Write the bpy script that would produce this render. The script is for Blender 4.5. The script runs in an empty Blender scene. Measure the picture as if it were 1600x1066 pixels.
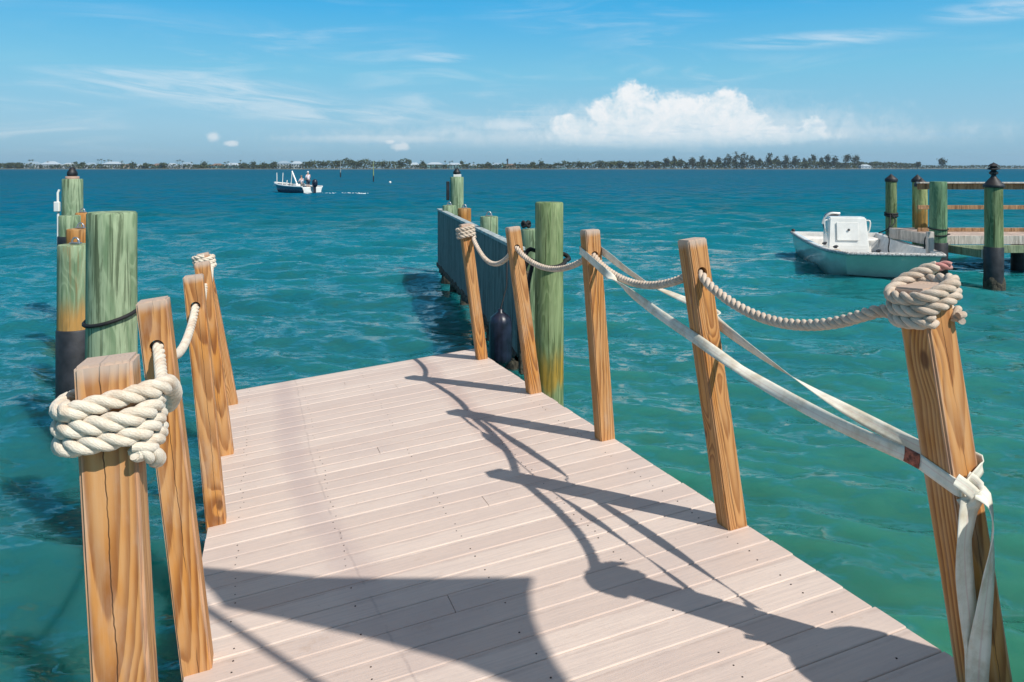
import bpy, bmesh, math, random
import numpy as np
from mathutils import Vector, Matrix, noise as mnoise
R = math.radians
random.seed(7)
C = bpy.context.scene.collection
scene = bpy.context.scene

# ------------------------------------------------------------------ camera
F = 1165.0; CX = 800.0; CY = 262.0; CAMH = 2.4
cam_d = bpy.data.cameras.new('camera'); cam = bpy.data.objects.new('camera', cam_d); C.objects.link(cam)
cam.location = (0, 0, CAMH); cam.rotation_euler = (R(90), 0, 0)
cam_d.sensor_fit = 'HORIZONTAL'; cam_d.sensor_width = 36.0; cam_d.lens = 36.0 * F / 1600.0
cam_d.shift_y = -(533.0 - CY) / 1600.0
cam_d.clip_start = 0.05; cam_d.clip_end = 20000
scene.camera = cam
scene.render.resolution_x = 1024; scene.render.resolution_y = 682
scene.view_settings.view_transform = 'Standard'; scene.view_settings.look = 'None'
scene.view_settings.gamma = 1.0; scene.view_settings.exposure = 0.3
scene.view_settings.use_curve_mapping = False

# ------------------------------------------------------------------ sun
SUN = Vector((0.487, -0.452, 0.748)).normalized()
sun_el = math.asin(SUN.z); sun_az = math.atan2(SUN.x, SUN.y)
sd = bpy.data.lights.new('sun', 'SUN'); sd.energy = 3.95; sd.angle = R(0.53); sd.color = (1.0, 0.955, 0.88)
so = bpy.data.objects.new('sun', sd); C.objects.link(so)
so.rotation_euler = SUN.to_track_quat('Z', 'Y').to_euler(); so.location = (20, -20, 40)

# ------------------------------------------------------------------ node helper
class NT:
    def __init__(s, tree): s.t = tree; s.n = tree.nodes; s.l = tree.links
    def set(s, sock, v):
        if v is None: return
        if isinstance(v, bpy.types.NodeSocket): s.l.new(v, sock)
        else:
            if isinstance(v, (tuple, list)) and len(v) == 3 and sock.type == 'RGBA': v = (*v, 1)
            sock.default_value = v
    def m(s, op, a, b=None, c=None, clamp=False):
        n = s.n.new('ShaderNodeMath'); n.operation = op; n.use_clamp = clamp
        s.set(n.inputs[0], a); s.set(n.inputs[1], b); s.set(n.inputs[2], c); return n.outputs[0]
    def vm(s, op, a, b=None):
        n = s.n.new('ShaderNodeVectorMath'); n.operation = op
        s.set(n.inputs[0], a); s.set(n.inputs[1], b); return n.outputs[0]
    def mix(s, f, a, b, mode='MIX'):
        n = s.n.new('ShaderNodeMix'); n.data_type = 'RGBA'; n.blend_type = mode
        s.set(n.inputs[0], f); s.set(n.inputs[6], a); s.set(n.inputs[7], b); return n.outputs[2]
    def ss(s, v, lo, hi):
        n = s.n.new('ShaderNodeMapRange'); n.interpolation_type = 'SMOOTHSTEP'
        s.set(n.inputs[0], v); s.set(n.inputs[1], lo); s.set(n.inputs[2], hi); return n.outputs[0]
    def noise(s, vec, scale=5, detail=3, rough=.5, dist=0, color=False):
        n = s.n.new('ShaderNodeTexNoise'); s.set(n.inputs['Vector'], vec)
        n.inputs['Scale'].default_value = scale; n.inputs['Detail'].default_value = detail
        n.inputs['Roughness'].default_value = rough; n.inputs['Distortion'].default_value = dist
        return n.outputs[1] if color else n.outputs[0]
    def sep(s, v):
        n = s.n.new('ShaderNodeSeparateXYZ'); s.set(n.inputs[0], v); return n.outputs
    def comb(s, x, y, z):
        n = s.n.new('ShaderNodeCombineXYZ'); s.set(n.inputs[0], x); s.set(n.inputs[1], y); s.set(n.inputs[2], z); return n.outputs[0]
    def ramp(s, f, stops):
        n = s.n.new('ShaderNodeValToRGB'); s.set(n.inputs[0], f); e = n.color_ramp.elements
        while len(e) < len(stops): e.new(0.5)
        for i, (p, c) in enumerate(stops): e[i].position = p; e[i].color = (*c, 1)
        return n.outputs[0]
    def bump(s, h, strength=.3, dist=.01, nrm=None):
        n = s.n.new('ShaderNodeBump'); n.inputs['Strength'].default_value = strength
        n.inputs['Distance'].default_value = dist; s.set(n.inputs['Height'], h)
        if nrm is not None: s.set(n.inputs['Normal'], nrm)
        return n.outputs[0]
    def obj(s): return s.n.new('ShaderNodeTexCoord').outputs['Object']
    def rand(s): return s.n.new('ShaderNodeObjectInfo').outputs['Random']
    def pos(s): return s.n.new('ShaderNodeNewGeometry').outputs['Position']

# ------------------------------------------------------------------ world sky
w = bpy.data.worlds.new('World'); scene.world = w; w.use_nodes = True
w.node_tree.nodes.clear(); k = NT(w.node_tree)
outw = k.n.new('ShaderNodeOutputWorld'); bg = k.n.new('ShaderNodeBackground'); k.l.new(bg.outputs[0], outw.inputs[0])
sky = k.n.new('ShaderNodeTexSky'); sky.sky_type = 'NISHITA'; sky.sun_disc = False
sky.sun_elevation = sun_el; sky.sun_rotation = sun_az
sky.air_density = 1.0; sky.dust_density = 0.4; sky.ozone_density = 3.0
bg.inputs[1].default_value = 0.10
dirv = k.n.new('ShaderNodeTexCoord').outputs['Generated']
dx, dy, dz = k.sep(dirv)
az = k.m('ARCTAN2', dx, dy)
hyp = k.m('SQRT', k.m('ADD', k.m('MULTIPLY', dx, dx), k.m('MULTIPLY', dy, dy)))
te = k.m('DIVIDE', dz, k.m('MAXIMUM', hyp, 0.02))
def azel(x, y):
    u = (x - CX) / F; v = (CY - y) / F
    return math.atan(u), v / math.sqrt(1 + u * u)
# the blue: the sky texture, more saturated (clear maritime air)
hs = k.n.new('ShaderNodeHueSaturation'); hs.inputs['Saturation'].default_value = 1.15; hs.inputs['Value'].default_value = 1.0
k.l.new(sky.outputs[0], hs.inputs['Color'])
SKYTINT = (0.66, 1.26, 1.42)
CLOUD = (7.7, 7.8, 7.9); CLOUDSH = (4.3, 5.9, 6.8)
# clear maritime blue low down, unseen warm grey added overhead to neutralise the fill light
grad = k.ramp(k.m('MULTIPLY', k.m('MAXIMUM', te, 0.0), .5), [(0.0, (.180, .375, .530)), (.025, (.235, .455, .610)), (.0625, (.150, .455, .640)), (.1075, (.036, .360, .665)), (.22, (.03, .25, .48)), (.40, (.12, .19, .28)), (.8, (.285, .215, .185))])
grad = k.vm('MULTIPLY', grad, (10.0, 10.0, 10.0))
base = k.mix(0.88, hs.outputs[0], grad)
# thin cirrus and veil
cv = k.comb(k.m('MULTIPLY', az, 2.2), k.m('MULTIPLY', te, 15.0), 0.0)
ci = k.noise(cv, 2.3, 7, .6, 1.2)
ci2 = k.noise(k.comb(az, k.m('MULTIPLY', te, 3.0), 3.0), 3.0, 3, .5)
veil = k.m('MULTIPLY', k.ss(ci, 0.44, 0.74), k.ss(ci2, 0.38, 0.62))
lowmask = k.m('MULTIPLY', k.ss(te, 0.0, 0.035), k.m('SUBTRACT', 1.0, k.ss(te, 0.10, 0.30)))
veil = k.m('MULTIPLY', veil, lowmask)
base = k.mix(k.m('MULTIPLY', veil, 0.30), base, CLOUD)
def ellipse(cx, cy, rx, ry):
    a, e = azel(cx, cy); rx /= F; ry /= F
    if True:
        u = k.m('DIVIDE', k.m('SUBTRACT', az, a), rx); v = k.m('DIVIDE', k.m('SUBTRACT', te, e), ry)
    return k.m('SUBTRACT', 1.0, k.m('SQRT', k.m('ADD', k.m('MULTIPLY', u, u), k.m('MULTIPLY', v, v))))
def union(lst):
    r = None
    for e in lst:
        q = ellipse(*e); r = q if r is None else k.m('MAXIMUM', r, q)
    return r
# cirrus streaks on the left
cs = union([(300, 138, 200, 24), (400, 160, 170, 22), (230, 118, 160, 12), (540, 180, 210, 18), (1280, 62, 160, 14), (1560, 16, 90, 18), (690, 90, 60, 9)])
cn = k.noise(k.comb(k.m('MULTIPLY', az, 5.0), k.m('MULTIPLY', k.m('ADD', te, k.m('MULTIPLY', az, 0.12)), 46.0), 1.0), 2.0, 6, .62, .8)
csd = k.m('MULTIPLY', k.ss(cs, -0.15, 0.75), k.ss(cn, 0.28, 0.68))
base = k.mix(k.m('MULTIPLY', csd, 0.38), base, CLOUD)
# cumulus bank
nv = k.comb(az, te, 0.0)
n1 = k.noise(nv, 30, 10, .66, .5); n2 = k.noise(nv, 95, 7, .65, .3)
wob = k.m('ADD', k.m('MULTIPLY', k.m('SUBTRACT', n1, .5), 1.5), k.m('MULTIPLY', k.m('SUBTRACT', n2, .5), .8))
cu = union([(990, 172, 52, 50), (988, 146, 26, 20), (950, 178, 34, 34), (1052, 180, 70, 36), (1128, 178, 58, 40), (1132, 156, 26, 18), (1165, 194, 40, 30), (900, 206, 50, 26),
            (884, 190, 26, 14), (1000, 212, 190, 26), (1100, 216, 190, 22), (1272, 200, 18, 20), (1250, 214, 50, 12), (1195, 214, 90, 18)])
cud = k.ss(k.m('ADD', cu, k.m('MULTIPLY', wob, 0.62)), 0.02, 0.40)
cut = k.ss(te, azel(1000, 242)[1], azel(1000, 205)[1])
cud = k.m('MULTIPLY', cud, cut)
shade = k.ss(k.m('ADD', k.m('MULTIPLY', te, 7.0), k.m('MULTIPLY', wob, 0.9)), 0.10, 0.85)
base = k.mix(k.m('MULTIPLY', cud, 0.93), base, k.mix(shade, CLOUDSH, CLOUD))
# the soft lower deck of thin cloud round the bank
lf = union([(1010, 218, 560, 28), (800, 196, 90, 14), (1060, 200, 320, 50), (620, 218, 200, 10)])
lfd = k.m('MULTIPLY', k.ss(k.m('ADD', lf, k.m('MULTIPLY', wob, 0.75)), -.15, 0.9), cut)
base = k.mix(k.m('MULTIPLY', lfd, 0.50), base, CLOUD)
# small low puffs and grey-blue scraps
sm = union([(333, 214, 15, 12), (625, 229, 20, 9), (360, 224, 14, 6), (610, 222, 10, 5)])
smd = k.ss(k.m('ADD', sm, k.m('MULTIPLY', wob, 0.9)), 0.10, 0.75)
base = k.mix(k.m('MULTIPLY', smd, 0.55), base, CLOUD)
lowb = k.m('MULTIPLY', k.ss(te, 0.012, 0.028), k.m('SUBTRACT', 1.0, k.ss(te, 0.05, 0.075)))
sc = k.noise(k.comb(k.m('MULTIPLY', az, 9.0), k.m('MULTIPLY', te, 55.0), 4.0), 2.0, 6, .6, .4)
base = k.mix(k.m('MULTIPLY', k.m('MULTIPLY', k.ss(sc, 0.5, 0.72), lowb), 0.35), base, (2.6, 4.7, 6.3))
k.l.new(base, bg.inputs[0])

# ------------------------------------------------------------------ object helpers
def tag(o, label=None, cat=None, group=None, kind=None):
    if label: o['label'] = label
    if cat: o['category'] = cat
    if group: o['group'] = group
    if kind: o['kind'] = kind
    return o
def empty(name, loc=(0, 0, 0), rz=0, parent=None, mw=None):
    o = bpy.data.objects.new(name, None); C.objects.link(o); o.empty_display_size = .2
    if mw is not None: o.matrix_world = mw
    else: o.location = loc; o.rotation_euler = (0, 0, rz)
    if parent: o.parent = parent
    return o
class MB:
    def __init__(s): s.v = []; s.f = []; s.mi = []; s.sm = []; s.uv = []
    def add(s, vs, fs, mi=0, smooth=False, uvs=None):
        b = len(s.v); s.v.extend([tuple(p) for p in vs])
        for i, f in enumerate(fs):
            s.f.append([b + j for j in f]); s.mi.append(mi); s.sm.append(smooth)
            s.uv.append(uvs[i] if uvs else [(0, 0)] * len(f))
    def box(s, c, size, M=None, mi=0, bev=0.0):
        x, y, z = [q / 2 for q in size]; c = Vector(c)
        if bev > 0:
            bm = bmesh.new(); bmesh.ops.create_cube(bm, size=1)
            for v in bm.verts: v.co = Vector((v.co.x * size[0], v.co.y * size[1], v.co.z * size[2]))
            bmesh.ops.bevel(bm, geom=bm.edges[:], offset=bev, segments=1, affect='EDGES')
            bm.verts.index_update()
            vs = [v.co.copy() for v in bm.verts]; fs = [[v.index for v in f.verts] for f in bm.faces]; bm.free()
        else:
            vs = [Vector((a * x, b * y, d * z)) for a in (-1, 1) for b in (-1, 1) for d in (-1, 1)]
            fs = [[0, 1, 3, 2], [4, 6, 7, 5], [0, 4, 5, 1], [2, 3, 7, 6], [0, 2, 6, 4], [1, 5, 7, 3]]
        if M is not None: vs = [M @ v for v in vs]
        s.add([c + v for v in vs], fs, mi)
    def tube(s, path, rad, seg=10, mi=0, caps=True, closed=False, flat=1.0, up=None):
        P = [Vector(p) for p in path]; n = len(P)
        rads = [rad] * n if isinstance(rad, (int, float)) else list(rad)
        T = []
        for i in range(n):
            a = P[(i - 1) % n] if (closed or i > 0) else P[0]; b = P[(i + 1) % n] if (closed or i < n - 1) else P[-1]
            d = (b - a); T.append(d.normalized() if d.length > 1e-9 else Vector((0, 0, 1)))
        u = Vector(up) if up else Vector((0, 0, 1))
        if abs(T[0].dot(u)) > .95: u = Vector((1, 0, 0))
        N = (u - T[0] * u.dot(T[0])).normalized(); Ns = [N]
        for i in range(1, n):
            N = Ns[-1] - T[i] * Ns[-1].dot(T[i]); Ns.append(N.normalized())
        vs = []; L = 0; Ls = []
        for i in range(n):
            if i: L += (P[i] - P[i - 1]).length
            Ls.append(L); B = T[i].cross(Ns[i])
            for j in range(seg):
                a = 2 * math.pi * j / seg
                vs.append(P[i] + (Ns[i] * math.cos(a) + B * math.sin(a) * flat) * rads[i])
        fs = []; uvs = []
        m = n if closed else n - 1
        for i in range(m):
            i2 = (i + 1) % n
            for j in range(seg):
                j2 = (j + 1) % seg
                fs.append([i * seg + j, i * seg + j2, i2 * seg + j2, i2 * seg + j])
                l2 = Ls[i2] if i2 else Ls[-1]
                uvs.append([(Ls[i], j / seg), (Ls[i], (j + 1) / seg), (l2, (j + 1) / seg), (l2, j / seg)])
        s.add(vs, fs, mi, True, uvs)
        if caps and not closed:
            s.add(vs[:seg], [list(range(seg))[::-1]], mi); s.add(vs[-seg:], [list(range(seg))], mi)
    def lathe(s, prof, seg=24, c=(0, 0, 0), mi=0, smooth=True, wob=0, seed=0, M=None):
        vs = []; c = Vector(c)
        for (r, z) in prof:
            for j in range(seg):
                a = 2 * math.pi * j / seg
                rr = r
                if wob and r > 0.01: rr = r * (1 + wob * mnoise.noise(Vector((math.cos(a) * 1.6 + seed, math.sin(a) * 1.6, z * 1.1 + seed))) )
                v = Vector((rr * math.cos(a), rr * math.sin(a), z))
                vs.append(c + (M @ v if M is not None else v))
        fs = []
        for i in range(len(prof) - 1):
            for j in range(seg):
                j2 = (j + 1) % seg; fs.append([i * seg + j, i * seg + j2, (i + 1) * seg + j2, (i + 1) * seg + j])
        s.add(vs, fs, mi, smooth)
        if prof[0][0] > 1e-4: s.add(vs[:seg], [list(range(seg))[::-1]], mi)
        if prof[-1][0] > 1e-4: s.add(vs[-seg:], [list(range(seg))], mi)
    def build(s, name, mats, parent=None, mw=None, loc=None):
        me = bpy.data.meshes.new(name); me.from_pydata(s.v, [], s.f)
        if not isinstance(mats, (list, tuple)): mats = [mats]
        for m in mats: me.materials.append(m)
        me.polygons.foreach_set('material_index', s.mi); me.polygons.foreach_set('use_smooth', s.sm)
        ul = me.uv_layers.new(name='UVMap'); ul.data.foreach_set('uv', [c for f in s.uv for p in f for c in p])
        me.update()
        o = bpy.data.objects.new(name, me); C.objects.link(o)
        if mw is not None: o.matrix_world = mw
        if loc is not None: o.location = loc
        if parent: o.parent = parent
        return o
def pr(x, y):  return Vector(((x - CX) / F, 1.0, (CY - y) / F))
def at(x, y, Y): v = pr(x, y) * Y; return Vector((v.x, v.y, v.z + CAMH))

# ------------------------------------------------------------------ materials
def newmat(name, rough=.6, metal=0, spec=.5):
    m = bpy.data.materials.new(name); m.use_nodes = True; q = NT(m.node_tree)
    b = q.n['Principled BSDF']; b.inputs['Roughness'].default_value = rough; b.inputs['Metallic'].default_value = metal
    b.inputs['Specular IOR Level'].default_value = spec
    return m, q, b
def plain(name, col, rough=.6, metal=0, spec=.5, var=.12, scale=6, bump=0.0, bscale=40, bd=.004):
    m, q, b = newmat(name, rough, metal, spec); p = q.obj()
    n = q.noise(p, scale, 5, .6)
    c2 = tuple(max(0, c * (1 - 2.2 * var)) for c in col)
    c3 = tuple(min(1, c * (1 + var)) for c in col)
    q.set(b.inputs['Base Color'], q.mix(q.ss(n, .3, .7), c2, c3))
    q.set(b.inputs['Roughness'], q.m('ADD', rough - .08, q.m('MULTIPLY', n, .16)))
    if bump: q.set(b.inputs['Normal'], q.bump(q.noise(p, bscale, 4, .6), bump, bd))
    return m

def wood_post_mat(name, light, dark, ringw=.0090, orange=(.55, .215, .035)):
    m, q, b = newmat(name, .62, 0, .35); p = q.obj(); x, y, z = q.sep(p); r = q.rand()
    r2 = q.m('FRACT', q.m('MULTIPLY', r, 7.31)); r3 = q.m('FRACT', q.m('MULTIPLY', r, 17.7))
    off = q.m('MULTIPLY', r, 37.0)
    # knots: few cells, flattened along the grain
    vz = q.comb(q.m('MULTIPLY', x, 1.0), q.m('MULTIPLY', y, 1.0), q.m('ADD', q.m('MULTIPLY', z, .55), off))
    vo = q.n.new('ShaderNodeTexVoronoi'); q.set(vo.inputs['Vector'], vz); vo.inputs['Scale'].default_value = 5.0
    kd = vo.outputs['Distance']
    kn = q.m('SUBTRACT', 1.0, q.ss(kd, 0.02, 0.40))
    x0 = q.m('SUBTRACT', q.m('MULTIPLY', r2, .10), .05); y0 = q.m('SUBTRACT', q.m('MULTIPLY', r3, .09), .020)
    lo = q.noise(q.comb(q.m('MULTIPLY', x, 2.0), q.m('MULTIPLY', y, 2.0), q.m('ADD', q.m('MULTIPLY', z, 1.1), off)), 1.0, 2, .5)
    tilt = q.m('MULTIPLY', z, q.m('MULTIPLY', q.m('SUBTRACT', r2, .5), .05)); tily = q.m('MULTIPLY', z, q.m('ADD', .022, q.m('MULTIPLY', r3, .035)))
    fx = q.m('SUBTRACT', q.m('ADD', x, tilt), x0); fy = q.m('SUBTRACT', q.m('ADD', y, tily), y0)
    rad = q.m('SQRT', q.m('ADD', q.m('MULTIPLY', fx, fx), q.m('MULTIPLY', fy, fy)))
    rad = q.m('ADD', rad, q.m('MULTIPLY', q.m('SUBTRACT', lo, .5), .040))
    rad = q.m('ADD', rad, q.m('MULTIPLY', kn, .020))
    fine = q.noise(q.comb(q.m('MULTIPLY', x, 60.0), q.m('MULTIPLY', y, 60.0), q.m('MULTIPLY', z, 2.5)), 1.0, 4, .6)
    ph = q.m('ADD', q.m('DIVIDE', rad, q.m('MULTIPLY', ringw, q.m('ADD', .6, r3))), q.m('MULTIPLY', fine, .35))
    fr = q.m('FRACT', ph)
    ring = q.m('MULTIPLY', q.ss(fr, 0.15, 0.80), q.m('SUBTRACT', 1.0, q.ss(fr, 0.88, 1.0)))
    blot = q.ss(q.noise(q.comb(q.m('MULTIPLY', x, 6.0), q.m('MULTIPLY', y, 6.0), q.m('ADD', q.m('MULTIPLY', z, 2.2), off)), 1.0, 4, .6), .42, .66)
    lt = q.mix(q.m('MULTIPLY', blot, .85), light, orange)
    c = q.mix(q.m('MULTIPLY', q.m('MULTIPLY', ring, q.m('ADD', .62, q.m('MULTIPLY', blot, .30))), 1.0), lt, dark)
    c = q.mix(q.m('MULTIPLY', q.ss(fine, .45, .70), .30), c, (.66, .42, .22))
    c = q.mix(q.m('MULTIPLY', q.m('SUBTRACT', 1.0, q.ss(fine, .30, .44)), .40), c, (.24, .10, .035))
    grey = q.ss(q.noise(q.comb(q.m('MULTIPLY', x, 9.0), q.m('MULTIPLY', y, 9.0), q.m('ADD', q.m('MULTIPLY', z, 3.0), off)), 1.0, 5, .65), .52, .72)
    c = q.mix(q.m('MULTIPLY', grey, .32), c, (.50, .38, .29))
    core = q.m('SUBTRACT', 1.0, q.ss(kd, 0.055, 0.11))
    c = q.mix(q.m('MULTIPLY', core, .85), c, (.13, .045, .015))
    # drying check along the middle of the faces
    wv = q.m('MULTIPLY', q.m('SUBTRACT', q.noise(q.comb(off, 0.0, q.m('MULTIPLY', z, 3.0)), 1.0, 5, .7), .5), .03)
    ck = q.m('SUBTRACT', 1.0, q.ss(q.m('ABSOLUTE', q.m('ADD', q.m('SUBTRACT', x, q.m('MULTIPLY', q.m('SUBTRACT', r3, .5), .03)), wv)), 0.0004, 0.0016))
    ckm = q.ss(q.noise(q.comb(off, 3.0, q.m('MULTIPLY', z, 2.0)), 1.0, 3, .6), .42, .52)
    ck = q.m('MULTIPLY', ck, ckm)
    c = q.mix(q.m('MULTIPLY', ck, .85), c, (.06, .025, .012))
    # weathered grey: arrises and the end grain on top
    en = q.noise(q.comb(q.m('MULTIPLY', x, 14.0), q.m('MULTIPLY', y, 14.0), q.m('MULTIPLY', z, 4.0)), 1.0, 4, .6)
    edge = q.m('MINIMUM', q.m('ABSOLUTE', x), q.m('ABSOLUTE', y))
    eg = q.ss(q.m('ADD', edge, q.m('MULTIPLY', q.m('SUBTRACT', en, .5), .022)), .040, .047)
    tp = q.ss(q.m('ADD', z, q.m('MULTIPLY', q.m('SUBTRACT', en, .5), .05)), -.045, -.004)
    gr = q.m('MAXIMUM', q.m('MULTIPLY', eg, .3), q.m('MULTIPLY', tp, .75))
    c = q.mix(gr, c, (.56, .46, .39))
    q.set(b.inputs['Base Color'], c)
    h = q.m('ADD', q.m('MULTIPLY', ring, -.6), q.m('ADD', q.m('MULTIPLY', fine, .7), q.m('MULTIPLY', ck, -3.0)))
    h = q.m('ADD', h, q.m('MULTIPLY', core, -2.5))
    q.set(b.inputs['Normal'], q.bump(h, .55, .0016))
    return m
M_post = wood_post_mat('post_wood', (.56, .280, .105), (.23, .075, .018))

def pile_mat(name, base, light, dark, rust=None, rz=(-.9, -.3), toprust=0):
    m, q, b = newmat(name, .8, 0, .25); p = q.obj(); x, y, z = q.sep(p); off = q.m('MULTIPLY', q.rand(), 50)
    v1 = q.comb(q.m('MULTIPLY', x, 9.0), q.m('MULTIPLY', y, 9.0), q.m('ADD', q.m('MULTIPLY', z, .9), off))
    v2 = q.comb(q.m('MULTIPLY', x, 28.0), q.m('MULTIPLY', y, 28.0), q.m('ADD', q.m('MULTIPLY', z, 1.4), off))
    a = q.noise(v1, 1, 5, .6, .8); f = q.noise(v2, 1, 5, .65, .5)
    wv = q.m('FRACT', q.m('MULTIPLY', q.noise(q.comb(q.m('MULTIPLY', x, 5.0), q.m('MULTIPLY', y, 5.0), q.m('ADD', q.m('MULTIPLY', z, 1.3), off)), 1, 2, .5), 11.0))
    c = q.mix(q.ss(a, .35, .65), base, light)
    c = q.mix(q.m('MULTIPLY', q.m('MULTIPLY', q.ss(wv, .45, .80), q.m('SUBTRACT', 1.0, q.ss(wv, .88, 1.0))), .42), c, tuple(min(1, k_ * 1.2) for k_ in light))
    c = q.mix(q.m('MULTIPLY', q.ss(f, .50, .64), .8), c, dark)
    c = q.mix(q.m('MULTIPLY', q.m('SUBTRACT', 1.0, q.ss(f, .28, .42)), .55), c, tuple(min(1, k_ * 1.35) for k_ in light))
    if rust:
        n = q.noise(v1, .8, 4, .6)
        zz = q.m('ADD', z, q.m('MULTIPLY', q.m('SUBTRACT', n, .5), .5))
        rm = q.m('MULTIPLY', q.ss(zz, rz[0], rz[0] + .12), q.m('SUBTRACT', 1.0, q.ss(zz, rz[1] - .25, rz[1])))
        c = q.mix(q.m('MULTIPLY', rm, .85), c, q.mix(q.m('MULTIPLY', q.ss(f, .45, .6), .6), rust, dark))
    if toprust:
        tr = q.m('MULTIPLY', q.ss(q.m('ADD', z, q.m('MULTIPLY', q.m('SUBTRACT', f, .5), .4)), -toprust, 0.0), .6)
        c = q.mix(tr, c, (.28, .12, .04))
    q.set(b.inputs['Base Color'], c)
    cr = q.ss(q.noise(q.comb(q.m('MULTIPLY', x, 40.0), q.m('MULTIPLY', y, 40.0), q.m('MULTIPLY', z, .8)), 1, 3, .6), .60, .66)
    q.set(b.inputs['Normal'], q.bump(q.m('SUBTRACT', f, q.m('MULTIPLY', cr, .8)), .7, .006))
    return m
GREEN = (.155, .235, .130); LGREEN = (.32, .40, .25); DGREEN = (.05, .075, .035)
M_pile = pile_mat('piling_green', GREEN, LGREEN, DGREEN)
M_pile_low = pile_mat('piling_green_rust_low', (.115, .175, .070), (.26, .32, .16), (.04, .065, .02), (.46, .26, .03), (-1.74, -1.28))
M_pile_rust = pile_mat('piling_half_rust', GREEN, LGREEN, (.22, .16, .07), (.52, .25, .06), (-.95, -.38))
M_pile_dock = pile_mat('piling_olive', (.19, .27, .10), (.34, .40, .19), (.075, .09, .035), (.36, .17, .035), (-1.2, -.5))
M_pile_olive = pile_mat('piling_plain_olive', (.095, .15, .065), (.20, .26, .13), (.035, .055, .02))
M_pile_brown = pile_mat('piling_brown', (.30, .17, .07), (.48, .30, .14), (.13, .07, .03), (.50, .20, .04), (-.9, .1))
M_pile_bright = pile_mat('piling_bright_green', (.085, .18, .10), (.17, .28, .16), (.035, .075, .035))
M_black = plain('black_plastic', (.022, .023, .028), .55, var=.3, bump=.4, bscale=14, bd=.006)
M_blackrope = plain('black_line', (.012, .012, .014), .7, var=.3, bump=.6, bscale=220, bd=.002)
M_steel = plain('galvanised_steel', (.42, .43, .45), .4, .8, var=.2)
M_white = plain('white_gelcoat', (.80, .79, .75), .22, var=.05, scale=3)
M_whiterough = plain('white_nonskid', (.74, .72, .68), .6, var=.08, bump=.2, bscale=90)

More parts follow.
